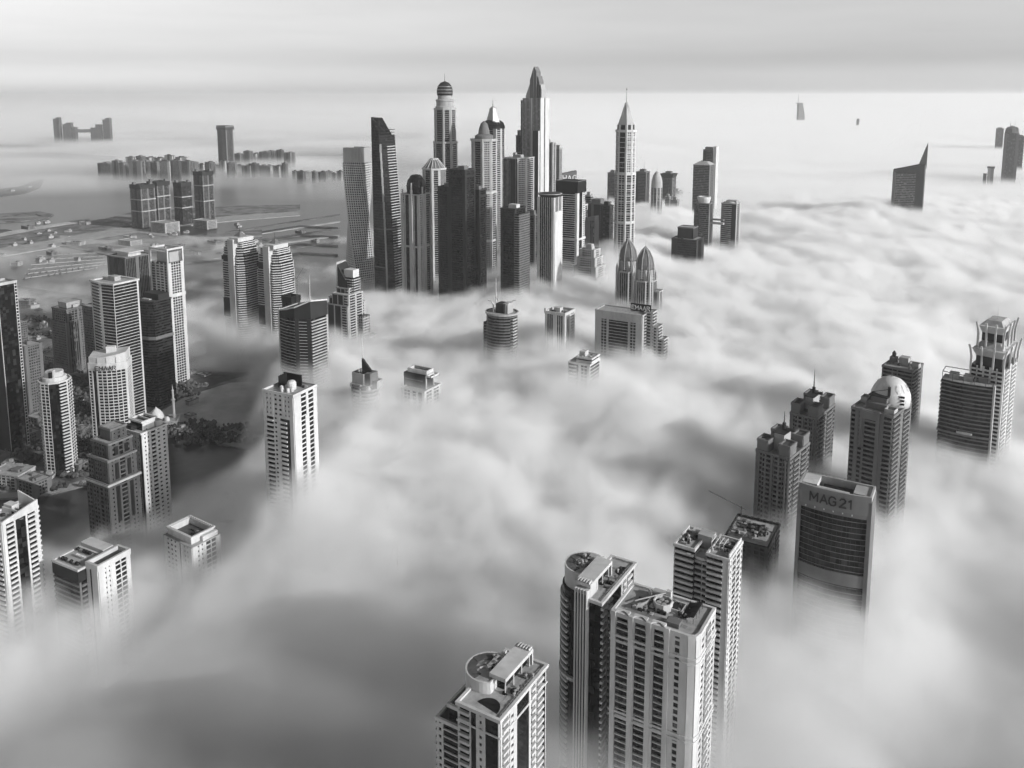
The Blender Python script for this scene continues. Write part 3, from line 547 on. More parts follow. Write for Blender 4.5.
t, h, w_, d_ = tw('office_tower', 'black slab tower cut by the left edge with a white dotted corner', 1, 283, 900, 27, glass='bglass', wall='white')
P = rect(w_, d_); t.vol(P, 0, h, ['D1', 'W.1 G3 x.5']); t.para(P, h, 2.5, .5, wall='light'); t.done()
t, h, w_, d_ = tw('apartment_tower', 'stone tower with a dark top storey, left of the white banded tower', 70, 303, 1180, 36, wall='mid')
P = rect(w_, d_); t.vol(P, 0, h - 22, ['W.5 g4 W.5', 'W.4 r2 W.4 g2 W.4']); t.vol(rect(w_ * .9, d_ * .9), h - 22, h - 4, ['D.3 h3 D.3', 'W.4 h2 W.3 h2 W.4'], wall='mid'); t.para(rect(w_ * .9, d_ * .9), h - 5, 1.2); t.one('roof_hall', 'light', lambda b: (b.prism(rect(w_ * .5, d_ * .6), h - 4, h + 4, top=rect(w_ * .55, d_ * .65)), b.box(w_ * .3, 0, h - 4, 4, 8, 4))); t.done()
t, h, w_, d_ = tw('apartment_tower', 'white banded tower with a swept white roof brim, behind the lettered white tower', 113, 281, 985, 47, dr=.8, glass='bglass')
P = [(-w_ / 2, -d_ * .4), (0, -d_ / 2), (w_ / 2, -d_ * .42), (w_ / 2, d_ / 2), (-w_ / 2, d_ / 2)]
t.vol(P, 0, h, ['W.3 b3 W.2', 'W.5 f4 W.1', 'f3 W.2', 'g1', 'g1'], fh=3.7); t.m('roof_brim', 'white').ring(offp(P, 1.4), -3.5, 0, h, h + 2); t.m('roof', 'roof').prism(P, h, h + .5); t.one('plant_room', 'light', lambda b: b.box(0, 2, h, 12, 8, 6)); t.one('roof_deck', 'white', lambda b: b.box(-w_ * .35, 5, h + 1, 10, 9, 2.4)); t.done()
t, h, w_, d_ = tw('apartment_tower', 'grey ribbed tower with a flat white hat, behind the banded tower', 129, 255, 1350, 39, wall='mid', glass='bglass')
P = rect(w_, d_); t.vol(P, 0, h, ['W.3 r1 D.6 r1 W.3', 'r1 W.3 r1 W.3']); t.para(P, h, 1.5, wall='mid'); t.one('flat_hat', 'white', lambda b: (b.prism(rect(w_ * .6, d_ * .5), h, h + 6), b.prism(rect(w_ * .95, d_ * .6, -3), h + 6.02, h + 8))); t.units(w_ * .8, d_ * .8, h, 6); t.done()
t, h, w_, d_ = tw('apartment_tower', 'tall white framed tower with an open white portal at its top', 166, 249, 1120, 32, dr=.7, wall='white', glass='bglass')
P = rect(w_, d_); t.vol(P, 0, h - 16, ['W.35 f1 W.3 b.9 W.25 b.9 W.3 f.6 W.35', 'W.3 x1 W.3'], fh=3.6)
for sx in (-1, 1):
    for sy in (-1, 1): t.m('portal_post', 'white').box(sx * (w_ / 2 - .3), sy * (d_ / 2 - .3), h - 16, 1.9, 1.9, 18)
t.m('portal_beam', 'white').ring(P, -1.4, .7, h + 1, h + 3.4); t.m('portal_box', 'metal').prism(rect(w_ * .72, d_ * .6, 0, 2), h - 16, h - 3); t.m('mid_band', 'white').ring(P, -.2, 1, h - 62, h - 58); t.done()
t, h, w_, d_ = tw('office_tower', 'dark rounded tower with a flat white roof patch, in front of the white portal tower', 151, 299, 1040, 37, dr=.9, wall='dark', glass='bglass')
P = [(-w_ / 2, -d_ * .3), (-w_ * .3, -d_ * .45), (0, -d_ / 2), (w_ * .3, -d_ * .45), (w_ / 2, -d_ * .3), (w_ / 2, d_ / 2), (-w_ / 2, d_ / 2)]
t.vol(P, 0, h, ['c1', 'c1', 'c1', 'c1', 'c1']); t.m('mid_band', 'mid').ring(P, -.2, .8, h - 48, h - 44); t.para(P, h, 1.2, wall='dark', roof='droof'); t.one('roof_patch', 'white', lambda b: b.box(-3, -3, h + .1, 14, 5, 1)); t.one('plant_block', 'dark', lambda b: b.prism(rect(w_ * .8, d_ * .5, 3, 6), h, h + 8)); t.done()
t, h, w_, d_ = tw('apartment_tower', 'grey tower partly hidden left of the dark rounded tower', 96, 305, 1120, 24, wall='mid')
P = rect(w_, d_); t.vol(P, 0, h, ['W.3 g3 W.3', 'r1 W.3 r1']); t.para(P, h, 1.2); t.one('plant_room', 'mid', lambda b: b.box(0, 0, h, 6, 6, 5)); t.done()
t, h, w_, d_ = tw('apartment_block', 'low grey block at the left, in front of the dark park', 28, 344, 1010, 24, wall='mid')
P = rect(w_, d_); t.vol(P, 0, h, ['W1 b3 W1', 'W.5 g2 W.5']); t.para(P, h, 1.2); t.one('stair_room', 'mid', lambda b: b.box(0, 0, h, 5, 5, 4)); t.done()
t, h, w_, d_ = tw('apartment_block', 'small pale block beside the left edge below the harbour', 14, 322, 1300, 22, wall='mid')
P = rect(w_, d_); t.vol(P, 0, h, ['W1 g3 W1', 'g2']); t.para(P, h, 1.2); t.one('stair_room', 'mid', lambda b: b.box(0, 0, h, 5, 5, 4)); t.done()
# twin ogee towers
for px_, py_, D, lab in ((240, 236, 1250, 'left of the twin round-shouldered towers with a white spine and small pyramid'), (275, 243, 1230, 'right of the twin round-shouldered towers with a white spine and mast')):
    t, h, w_, d_ = tw('hotel_tower', lab, px_, py_, D, 36, glass='bglass', group='twin round-shouldered towers')
    prof = [(1, 0, h - 38), (.93, h - 38, h - 26), (.8, h - 26, h - 15), (.62, h - 15, h - 6)]
    for s, z0, z1 in prof:
        a = w_ / 2; P = [(-a, -a * s * .6), (-a * .2, -a * s), (-a * .2, a * s), (-a, a * s)]; P = [(-a * s, -a * .9), (-a * .12, -a * .9), (-a * .12, a * .9), (-a * s, a * .9)]
        t.vol(P, z0, z1, ['b3', '', 'g1', 'b1'])
        P = [(a * .12, -a * .8), (a * .6 * s, -a * .95 * s), (a * s, -a * .5), (a * s, a * .9), (a * .12, a * .9)]; t.vol(P, z0, z1, ['b3', 'b3', 'b3 W.1', 'g1', ''])
    t.m('spine', 'white').prism([(-a * .25, -a * 1.05), (a * .35, -a * 1.05), (a * .35, a), (-a * .25, a)], 0, h - 2)
    t.m('spine_head', 'white').prism([(-a * .2, -a * .9), (a * .75, -a * .9), (a * .75, a * .6), (-a * .2, a * .6)], h - 6, h)
    t.m('dark_band', 'black').prism([(-a * 1.02, -a * .98), (-a * .3, -a * .98), (-a * .3, a * .98), (-a * 1.02, a * .98)], h - 34, h - 28); t.m('dark_band', 'black').prism([(-a * 1.02, -a * .98), (-a * .3, -a * .98), (-a * .3, a * .98), (-a * 1.02, a * .98)], h - 120, h - 92)
    t.one('roof_pyramid', 'mid', lambda b: b.prism(rect(a * .7, a * .7, 0, 0), h, h + 7, top=rect(.4, .4))); t.spire(0, 0, h + 6, h + 17, .4, 'dark'); t.done()
# dark stepped tower with raked top, left of the twisted one
t, h, w_, d_ = tw('apartment_tower', 'dark stepped tower with pale ribs and raked glass top, in front of the twisted tower', 346, 292, 1080, 36, wall='light', glass='bglass')
for (ox, oy, s, z) in ((0, 0, 1, h - 14), (-3, 2, .86, h - 6), (4, -2, .8, h), (0, 4, .6, h + 6)):
    P = rect(w_ * s, d_ * s, ox, oy); t.vol(P, 0, z, ['W.15 D1 W.2 D1 W.2 b.8 W.2', 'W.2 b1 W.3 b1 W.2']); t.para(P, z, 1.2, .7, wall='light')
t.m('raked_top', 'dark').prism(rect(w_ * .5, d_ * .5, -4, 6), h, h, zt=[h + 36, h + 12, h + 20, h + 38]); t.m('raked_edge', 'light').prism(rect(1, d_ * .55, -4 - w_ * .25, 6), h, h + 39); t.m('white_cap', 'white').box(5, 6, h + 20, w_ * .45, d_ * .35, 10)
t.vol(rect(w_ * .4, d_ * .4, 6, 6), h, h + 20, ['b1'], panes=False); t.vol(rect(w_ * .3, d_ * .4, w_ * .62, 8), 0, h - 30, ['g1']); t.vol(rect(w_ * .25, d_ * .4, w_ * .85, 12), 0, h - 55, ['g1']); t.done()
# open-topped tower with mast
t, h, w_, d_ = tw('office_tower', 'banded tower with a slanted open glass crown and a white mast, half in the fog', 302, 308, 930, 50, dr=.75, wall='light', glass='bglass')
P = [(-w_ / 2, -d_ * .4), (-w_ * .2, -d_ * .5), (w_ * .12, -d_ * .52), (w_ / 2, -d_ * .3), (w_ / 2, d_ / 2), (-w_ / 2, d_ / 2)]
t.vol(P, 0, h - 8, ['f1', 'f1', 'D.5 f1 D.5', 'b1 W.1', 'c1', 'c1'])
cz = [h - 2, h + 1, h + 5, h + 13, h + 9, h - 1]
for i_ in range(6):   # crown: thin glass walls with a sloping white rim
    p0, p1 = P[i_], P[(i_ + 1) % 6]; za, zb = cz[i_], cz[(i_ + 1) % 6]; q0, q1 = (p0[0] * .96, p0[1] * .96), (p1[0] * .96, p1[1] * .96)
    t.m('open_crown', 'dark').prism([p0, p1, q1, q0], h - 8, h, zt=[za, zb, zb, za]); r0, r1 = (p0[0] * 1.02, p0[1] * 1.02), (p1[0] * 1.02, p1[1] * 1.02)
    b = t.m('crown_rim', 'white'); b.bar((p0[0], p0[1], za), (p1[0], p1[1], zb), 1.0)
t.m('roof', 'roof').prism(offp(P, -2), h - 8, h - 6.5); t.m('roof_wedge', 'light').prism([(-w_ * .25, -2), (w_ * .3, -d_ * .25), (w_ * .34, d_ * .2), (-w_ * .05, d_ * .3)], h - 6.5, h - 4, zt=[h - 5, h - 1, h + 4, h - 3])
t.one('plant_room', 'mid', lambda b: b.box(-w_ * .2, 2, h - 6.5, 9, 6, 3)); t.units(w_ * .6, d_ * .5, h - 6.5, 5)
t.spire(w_ * .46, -d_ * .25, h - 10, h + 42, .7, 'white'); t.m('corner_pier', 'white').box(-w_ / 2, -d_ * .4, 0, 1.6, 1.6, h); t.done()
t, h, w_, d_ = tw('apartment_tower', 'unfinished dark tower top with a small tower crane, behind the slanted crown', 291, 296, 1080, 17, wall='dark', glass='bglass')
P = rect(w_, d_); t.vol(P, 0, h - 4, ['D1 x1 D1']); t.m('formwork', 'black').ring(P, -1, .8, h - 6, h + 1); t.units(w_ * .7, d_ * .7, h - 4, 5)
t.done()
p = at(297, 290, D=1075)
cr = empty('tower_crane', 'small lattice tower crane on the unfinished dark tower', 'crane', p.x, p.y, .3, z=p.z - 25)
for nm, fn in (('mast', lambda b: [b.bar((sx, sy, 0), (sx, sy, 42), .22) for sx in (-.9, .9) for sy in (-.9, .9)] + [b.bar((-.9, -.9, z), (.9, -.9, z + 3), .16) for z in range(0, 40, 3)]), ('jib', lambda b: (b.bar((0, 0, 40), (9, 0, 54), .4), b.bar((0, 0, 40), (-7, 0, 50), .3))), ('counterweight', lambda b: b.box(-4, 0, 39, 3, 2, 2.4))):
    b = MB(); fn(b); b.build(nm, M['dmetal'], cr)
# small tops in the fog
t, h, w_, d_ = tw('apartment_tower', 'round-shouldered tower top with a raked fin and tall white mast, sunk in fog', 365, 380, 760, 37, wall='light', glass='bglass')
P = ngon(14, w_ * .5, ry=d_ * .45); t.vol(P, 0, h - 4, ['b1']); t.para(P, h - 4, 1.4, wall='mid'); t.vol(rect(w_ * .55, d_ * .5, -3, 0), h - 4, h + 8, ['W1'], wall='light'); t.m('raked_fin', 'dark').prism(rect(w_ * .45, 2, 3, 0), h + 4, h + 4, zt=[h + 21, h + 10, h + 10, h + 21]); t.m('raked_side', 'mid').prism(rect(6, d_ * .45, 8, 0), h - 4, h + 9)
t.m('cross_frame', 'white').ring(rect(w_ * .9, d_ * .7), -1, 0, h - 6, h - 2); t.m('cross_frame', 'white').box(3, -d_ * .42, h - 16, 1.4, 1.2, 15); t.one('terrace_frame', 'light', lambda b: b.ring(rect(9, 9, w_ * .48, 2), -.8, 0, h - 5, h + 2)); t.units(8, 6, h + 8, 6, -3)
t.spire(-2, 0, h + 8, h + 46, .5, 'white'); t.done()
t, h, w_, d_ = tw('apartment_tower', 'white grid tower top carrying a long dark billboard block, sunk in fog', 421, 378, 770, 38, wall='white', glass='bglass')
t.vol(rect(w_, d_), 0, h - 8, ['W.3 x1 W.3 x.6 W.3 G.6 W.3', 'W.3 x1 W.3 x1 W.3']); t.para(rect(w_, d_), h - 8, 1.2); t.m('billboard_block', 'black').prism(rect(w_ * .95, d_ * .5, -4, 1), h - 8, h + 5); t.m('billboard_line', 'mid').box(-4, -d_ * .25 + .6, h - 1, w_ * .8, .5, .7); t.m('roof_screen', 'white').ring(rect(w_ * .85, d_ * .4, -2, 2), -1, .3, h + 5.1, h + 9); t.m('open_frame', 'white').ring(rect(6, d_ * .5, w_ * .5, 1), -.9, 0, h + 4, h + 5.5)
for sy in (-.2, .25): t.m('open_frame', 'white').box(w_ * .38, sy * d_, h - 8, 1, 1, 13)
t.done()
t, h, w_, d_ = tw('hotel_tower', 'round dark banded tower with curved prongs and a mast, in the central fog', 502, 312, 950, 38, wall='mid', glass='bglass')
P = ngon(20, w_ * .58, ry=w_ * .52); t.vol(P, 0, h, ['c1']); t.m('floor_edge', 'metal').ring(P, -.1, 1.5, h - 1, h + 1.2); t.para(P, h, 1.1)
for j in range(0, 40): t.m('side_balcony', 'light').box(w_ * .52, -3, h - 6 - j * 3.5, 6, 10, 1.2)
t.one('head_block', 'dark', lambda b: b.prism(rect(w_ * .42, w_ * .4, 2, 0), h, h + 11)); t.one('head_block', 'light', lambda b: b.prism(rect(w_ * .2, w_ * .4, 8, 0), h, h + 12))
for sx in (-1, 1):
    for sy in (-1, 1): t.one('prong', 'white', lambda b: [b.bar(q[0], q[1], .7) for q in zip([(sx * 8, sy * 6, h), (sx * 8, sy * 6, h + 9), (sx * 10, sy * 7, h + 13)], [(sx * 8, sy * 6, h + 9), (sx * 10, sy * 7, h + 13), (sx * 14, sy * 8, h + 14)])])
t.spire(-8, 0, h + 10, h + 40, .7, 'white'); t.vol(rect(12, 14, -w_ * .55, 4), 0, h - 14, ['c1']); t.done()
t, h, w_, d_ = tw('apartment_tower', 'pale rib-sided tower with open roof crown, between the round and portal-fronted towers', 560, 312, 960, 30, wall='white', glass='glass')
t.vol(rect(w_, d_), 0, h, ['W.3 r1 W.6 r1 W.3', 'W.3 r1 W.3 g1 W.3']); t.m('crown_wall', 'white').ring(rect(w_, d_), -.8, .7, h - .5, h + 3); t.m('roof', 'roof').prism(rect(w_, d_), h, h + .5); t.one('plant_room', 'white', lambda b: b.box(-2, 0, h, 8, 8, 6)); t.m('crown_post', 'white').box(-w_ / 2, -d_ / 2, h, 2, 2, 6); t.units(w_ * .8, d_ * .8, h, 8); t.done()
t, h, w_, d_ = tw('apartment_block', 'small white block with a raised roof box, low in the fog at centre', 584, 358, 800, 32, wall='white', glass='bglass')
t.vol(rect(w_, d_), 0, h - 3, ['b1.2 D.3 W.3 x1 W.3', 'W.1 f3 W.1']); t.vol(rect(w_ * .7, d_ * .8, w_ * .15, 2), h - 3, h, ['W1']); t.para(rect(w_ * .7, d_ * .8, w_ * .15, 2), h + 2, 1.2); t.para(rect(w_, d_), h - 3, 1); t.one('lift_room', 'white', lambda b: b.box(-1, 2, h, 6, 8, 7)); t.units(w_ * .6, d_ * .6, h + 1, 5, 2, 2); t.done()
# portal tower with the lettered sign
t, h, w_, d_ = tw('apartment_tower', 'pale portal-fronted tower with a dark EMAAR sign board on its roof', 623, 311, 930, 55, dr=.45, wall='light', glass='bglass')
P = rect(w_, d_); t.vol(P, 0, h, ['W.9 x.9 W.3 f3 W.3 x.9 W.9', 'W.6 b1 W.3 g1 W.4']); t.para(P, h, 1.4, wall='light'); t.m('portal_head', 'light').box(0, -d_ / 2 - .4, h - 8, w_, 1.6, 9)
for k, (dx, z) in enumerate(((5, h + 2), (11, h - 14), (17, h - 28))): q = rect(9, 14, w_ / 2 + dx - 2, 6 + k * 2); t.vol(q, 0, z, ['b1 W.3', 'b1 W.2']); t.para(q, z, 1.2, wall='light')
t.m('sign_board', 'black').box(w_ * .36, 3, h + 1, 24, 1, 9); t.sign('EMAAR', 4.4, (w_ * .36 - 1, 3), (w_ * .36 + 1, 3), .8, h + 3.4, 'wletter')
t.m('sign_leg', 'metal').box(w_ * .36 - 9, 4, h, .6, .6, 2); t.m('sign_leg', 'metal').box(w_ * .36 + 9, 4, h, .6, .6, 2); t.done()
# twin gothic domes
for px_, py_, D, lab in ((628, 268, 1190, 'left of the twin towers with ribbed onion crowns'), (645, 277, 1130, 'right of the twin towers with ribbed onion crowns, the nearer one')):
    t, h, w_, d_ = tw('apartment_tower', lab, px_, py_, D, 27, wall='light', group='twin towers with ribbed onion crowns')
    P = ngon(8, w_ * .58, ph=pi / 8); t.vol(P, 0, h - 4, ['W.2 g1 W.2', 'r1', 'W.2 f1 W.2', 'r1']); t.para(P, h - 4, 1.4, wall='light')
    t.vol(ngon(8, w_ * .46, ph=pi / 8), h - 4, h + 12, ['W.3 g1 W.3'])
    t.one('onion_crown', 'mid', lambda b: b.lathe([(w_ * .4, h + 12), (w_ * .43, h + 18), (w_ * .38, h + 26), (w_ * .24, h + 34), (.4, h + 40)], 0, 0, 12))
    for k in range(8):
        a = k * pi / 4; t.one('crown_rib', 'light', lambda b: [b.bar((w_ * r0 * cos(a), w_ * r0 * sin(a), z0), (w_ * r1 * cos(a), w_ * r1 * sin(a), z1), .7) for r0, z0, r1, z1 in ((.5, h, .47, h + 18), (.47, h + 18, .4, h + 27), (.4, h + 27, .22, h + 36), (.22, h + 36, .02, h + 42))])
        if k % 2: t.m('turret', 'light').lathe([(2, 0), (2, h + 2), (.2, h + 9)], w_ * .6 * cos(a), w_ * .6 * sin(a), 6)
    t.spire(0, 0, h + 40, h + 50, .35); q = rect(14, 14, w_ * .55, 4); t.vol(q, 0, h - 18, ['W.3 r1 W.3']); t.para(q, h - 18, 1); t.done()
# stepped palace tower
t, h, w_, d_ = tw('apartment_tower', 'stepped stone tower with terraces on every side, below the spired skyscraper', 590, 249, 1290, 21, wall='light')
for s, z in ((1, h), (1.25, h - 12), (1.5, h - 26), (1.75, h - 42), (2.0, h - 62)):
    P = rect(w_ * s, d_ * s, 0, 0); t.vol(P, 0, z, ['W.3 g1 W.3', 'W.5 g1 W.4']); t.para(P, z, 1.5, wall='light', roof='roof')
q = rect(w_ * .9, d_ * .8, -w_ * .9, -d_ * .9); t.vol(q, 0, h - 50, ['W.2 g1 W.2']); t.para(q, h - 50, 2); t.m('roof_house', 'light').prism(rect(w_ * .5, d_ * .5), h, h + 8, top=rect(w_ * .35, d_ * .35)); t.done()
t, h, w_, d_ = tw('apartment_tower', 'plain grey round-topped slab between the dark-capped tower and the spired skyscraper', 592, 220, 1420, 14, wall='mid', glass='glass2')
P = rect(w_, d_); t.vol(P, 0, h, ['W1 r1', 'W1']); t.m('barrel_roof', 'mid').prism(P, h, h, zt=[h + 4, h + 8, h + 8, h + 4]); t.done()

# ============================================================ the central cluster
# twisted tower
x, y, h, w_, d_ = far(357, 146, 1400, 30, R30, 1); h -= 2
t = Tower('skyscraper', 'pale twisted skyscraper at the left end of the central cluster', x, y, 0, wall='light', glass='bglass')
nfl = int(h / 3.9); core = t.m('glazing', 'bglass'); sl_ = t.m('twisted_frame', 'white'); W2 = w_ * .94
def tp(z, s=1.0): a = -.5 + 1.75 * (1 - z / h); return [(q[0] * cos(a) - q[1] * sin(a), q[0] * sin(a) + q[1] * cos(a)) for q in rect(W2 * s, W2 * s)]
for j in range(nfl):
    z0, z1 = j * 3.9, (j + 1) * 3.9
    if z1 > h - 22: break
    core.prism(tp(z0), z0, z1, top=tp(z1)); sl_.ring(tp(z0), -.2, .6, z0, z0 + 1.3)
    a, b_ = tp(z0), tp(z1)
    for e in range(4):
        for k in range(10):
            u0, u1 = (k + .02) / 9.6, (k + .34) / 9.6
            if u1 > 1: u1 = 1
            la = lambda P_, u: (P_[e][0] * (1 - u) + P_[(e + 1) % 4][0] * u, P_[e][1] * (1 - u) + P_[(e + 1) % 4][1] * u)
            oa, ob = offp(a, .5), offp(b_, .5)
            sl_.prism([la(oa, u0), la(oa, u1), la(a, u1), la(a, u0)], z0 + 1.29, z1, top=[la(ob, u0), la(ob, u1), la(b_, u1), la(b_, u0)])
zc = h - 22
t.m('crown_screen', 'metal').ring(tp(zc, .96), -.4, 0, zc - 3.5, h); 
for k in range(12): u = k / 12; t.m('crown_mullion', 'white').bar((tp(h)[0][0] * (1 - u) + tp(h)[1][0] * u, tp(h)[0][1] * (1 - u) + tp(h)[1][1] * u, zc), (tp(h)[0][0] * (1 - u) + tp(h)[1][0] * u, tp(h)[0][1] * (1 - u) + tp(h)[1][1] * u, h + .5), .25)
t.done()
# tall dark sail-edged tower
x, y, h, w_, d_ = far(386, 140, 1350, 28, R30, .8); h = at(376, 122, D=1350).z
t = Tower('skyscraper', 'dark glass skyscraper with a raked pointed top, right of the twisted tower', x, y, R30, wall='mid', glass='bglass')
n = 26
for k in range(n):
    z0, z1 = (h - 8) * k / n, (h - 8) * (k + 1) / n; s0, s1 = [1 + .04 * sin(pi * q) - .5 * max(0, q - .25) ** 1.25 for q in (k / n, (k + 1) / n)]
    P0 = [(-w_ * .5, -d_ * .5), (-w_ * .5 + w_ * .72 * s0, -d_ * .62), (-w_ * .5 + w_ * s0, -d_ * .3), (-w_ * .5 + w_ * s0, d_ * .5), (-w_ * .5, d_ * .5)]
    P1 = [(-w_ * .5, -d_ * .5), (-w_ * .5 + w_ * .72 * s1, -d_ * .62), (-w_ * .5 + w_ * s1, -d_ * .3), (-w_ * .5 + w_ * s1, d_ * .5), (-w_ * .5, d_ * .5)]
    if k < n - 1: t.m('glazing', 'bglass').prism(P0, z0, z1, top=P1)
    for j in range(3):
        z = z0 + j * (z1 - z0) / 3; t.m('floor_edge', 'dark').ring(P0, -.2, .35, z, z + .8)
        if k < n - 2: t.m('balcony_edge', 'white').seg(P0[2], P0[3], -.2, 1.3, z, z + 1.1); 
    if k < n - 2: t.m('corner_rib', 'light').prism([(P0[1][0] + .2, P0[1][1] - .6), (P0[1][0] + 2.4, P0[1][1] + .4), (P0[1][0] + 2, P0[1][1] + 2), (P0[1][0], P0[1][1] + 1)], z0, z1)
t.m('raked_top', 'bglass').prism(P0, z0, z1, zt=[h + 8, h - 20, h - 30, h - 28, h + 6]); 
for z in (h - 170, h - 232): t.m('mid_band', 'mid').ring([(-w_ * .5, -d_ * .5), (w_ * .2, -d_ * .62), (w_ * .5, -d_ * .3), (w_ * .5, d_ * .5), (-w_ * .5, d_ * .5)], -3, .2, z, z + 2)
t.done()
# dark-domed tower with white stepped fins
t, h, w_, d_ = tw('skyscraper', 'tower with a dark rounded head between white stepped fins, fourth pair of the left cluster', 416, 178, 1290, 29, wall='light', glass='bglass')
P = rect(w_, d_); t.vol(P, 0, h - 24, ['W.5 g.4 W.3 G1 W.8 g.5 W.3 G.7 W.5', 'W.3 g1 W.5 f1 W.4']); t.para(P, h - 24, 1.2)
t.one('rounded_head', 'bglass', lambda b: b.lathe([(w_ * .42, h - 24), (w_ * .46, h - 12), (w_ * .4, h - 3), (w_ * .3, h + 1), (w_ * .28, h + 3), (w_ * .2, h + 5), (.1, h + 6)], 0, 0, 24))
for sx, sy, z in ((-.42, -.5, h - 16), (.1, -.52, h - 6), (.5, -.2, h - 12), (.5, .4, h - 20)):
    for k in range(4): t.m('stepped_fin', 'light').box(sx * w_, sy * d_, 0, 1.8 + k * 1.0, 1.8 + k * 1.0, z - k * 11)
t.m('mid_band', 'light').ring(P, -.1, .9, 60, 63); t.m('mid_band', 'light').ring(P, -.1, .9, 160, 163); t.done()
# ribbed pyramid crown
t, h, w_, d_ = tw('skyscraper', 'tall tower with white corner ribs and a white ribbed pyramid roof', 434, 168, 1390, 28, wall='white', glass='bglass')
P = ngon(8, w_ * .56, ph=pi / 8); t.vol(P, 0, h, ['W.5 G1 W.5', 'W.3 f1 W.3', 'W.5 f1 W.5', 'r1']); t.m('eaves', 'white').ring(P, -1, 1.6, h - 2, h + .5); 
t.m('pyramid_roof', 'mid').prism(offp(P, -.6), h, h + 14, top=[(a * .34, b * .34) for a, b in P])
for k in range(16):
    a = k * pi / 8; t.m('roof_rib', 'white').bar((w_ * .54 * cos(a), w_ * .54 * sin(a), h + .5), (w_ * .2 * cos(a), w_ * .2 * sin(a), h + 15), .5)
t.m('roof_cap', 'white').prism([(a * .38, b * .38) for a, b in P], h + 14, h + 16); t.done()
# the domed supertall
x, y, h, w_, d_ = far(445, 108, 1650, 27, R30, 1); h0 = h
t = Tower('skyscraper', 'very tall stone tower with a banded dome and finial, tallest of the left cluster', x, y, R30, wall='light', glass='bglass')
for s, z0, z1 in ((1.08, 0, h - 64), (.98, h - 64, h)):
    a = w_ * .5 * s; c_ = a * .45; P = [(-c_, -a), (c_, -a), (a, -c_), (a, c_), (c_, a), (-c_, a), (-a, c_), (-a, -c_)]
    t.vol(P, z0, z1, ['W.2 f1 W.2', 'W.2 f.6 W.2', 'W.25 b1 W.25', 'W.2 f.6 W.2'], fh=3.9); t.m('cornice', 'light').ring(P, -.4, 1.6, z1 - 3, z1)
r = w_ * .5
t.one('drum', 'light', lambda b: b.lathe([(r * .95, h), (r * .95, h + 3), (r * .86, h + 4), (r * .86, h + 12), (r * .92, h + 13), (r * .92, h + 16), (r * .72, h + 17), (r * .72, h + 24)], 0, 0, 28))
t.one('dome', 'dark', lambda b: b.lathe([(r * .76, h + 24), (r * .8, h + 30), (r * .76, h + 37), (r * .64, h + 43), (r * .42, h + 48), (.3, h + 51)], 0, 0, 28), smooth=True)
for z, rr in ((h + 28, .8), (h + 34, .8), (h + 40, .72)): t.one('dome_band', 'light', lambda b: b.lathe([(r * rr, z), (r * (rr + .03), z + .6), (r * rr, z + 1.2)], 0, 0, 28))
t.spire(0, 0, h + 50, h + 66, .7, 'mid'); t.done()
# dark blocks in front
for px_, py_, D, wpx, lab in ((462, 170, 1250, 26, 'black flat-topped tower in the middle of the cluster, the taller of the dark pair'), (447, 187, 1270, 18, 'black tower shouldered against the flat-topped black tower, left and lower'), (477, 190, 1265, 18, 'dark tower shouldered against the flat-topped black tower on its right')):
    t, h, w_, d_ = tw('skyscraper', lab, px_, py_, D, wpx, R30, wall='black', glass='bglass')
    P = rect(w_, d_); t.vol(P, 0, h, ['D.2 c1 D.2', 'D.2 c1 D.2']); t.para(P, h, 2, wall='dark', roof='droof'); t.one('plant_room', 'mid', lambda b: b.prism(rect(w_ * .4, d_ * .4, 0, 3), h, h + 6)); t.m('louvre_band', 'dark').ring(P, -.1, .9, h - 9, h - 7); t.done()
t, h, w_, d_ = tw('skyscraper', 'stone tower with a round bulbous cap, left of the diamond-crowned tower', 484, 139, 1450, 31, wall='light', glass='bglass')
a = w_ * .5; c_ = a * .45; P = [(-c_, -a), (c_, -a), (a, -c_), (a, c_), (c_, a), (-c_, a), (-a, c_), (-a, -c_)]
t.vol(P, 0, h, ['W.3 f1 W.3', 'W.3 g1 W.3', 'W.3 b1 W.3', 'g1'], fh=3.8); t.m('cornice', 'light').ring(P, -.4, 2, h - 3, h + .8); t.one('bulb_cap', 'mid', lambda b: b.lathe([(a * .8, h), (a * .8, h + 6), (a * .5, h + 9), (a * .46, h + 16), (a * .3, h + 26), (.3, h + 31)], 0, 0, 20)); t.m('mid_band', 'white').ring(P, -.2, 1.2, h - 92, h - 88); t.m('mid_band', 'white').ring(P, -.2, 1.2, h - 175, h - 171); t.done()
t, h, w_, d_ = tw('skyscraper', 'tower with dark arched glass shoulders and a faceted pale crown and spire', 493, 122, 1600, 23, wall='light', glass='bglass')
P = rect(w_, d_); t.vol(P, 0, h - 12, ['W.3 f1 W.3', 'W.3 b1 W.6 f.6 W.3'], fh=3.8)
t.one('arched_shoulder', 'bglass', lambda b: [b.prism([(xa, -d_ / 2 - .4), (xb, -d_ / 2 - .4), (xb, d_ / 2 + .4), (xa, d_ / 2 + .4)], h - 12, h - 12, zt=[h - 12 + za, h - 12 + zb, h - 12 + zb, h - 12 + za]) for xa, xb, za, zb in [(w_ * .52 * cos(pi - pi * i_ / 12), w_ * .52 * cos(pi - pi * (i_ + 1) / 12), 16 * sin(pi * i_ / 12), 16 * sin(pi * (i_ + 1) / 12)) for i_ in range(12)]])
t.one('faceted_crown', 'metal', lambda b: (b.prism(ngon(6, w_ * .44), h, h + 14, top=ngon(6, w_ * .32)), b.prism(ngon(6, w_ * .32), h + 14, h + 26, top=ngon(6, w_ * .2)), b.prism(ngon(6, w_ * .2), h + 26, h + 31, top=ngon(6, .3))))
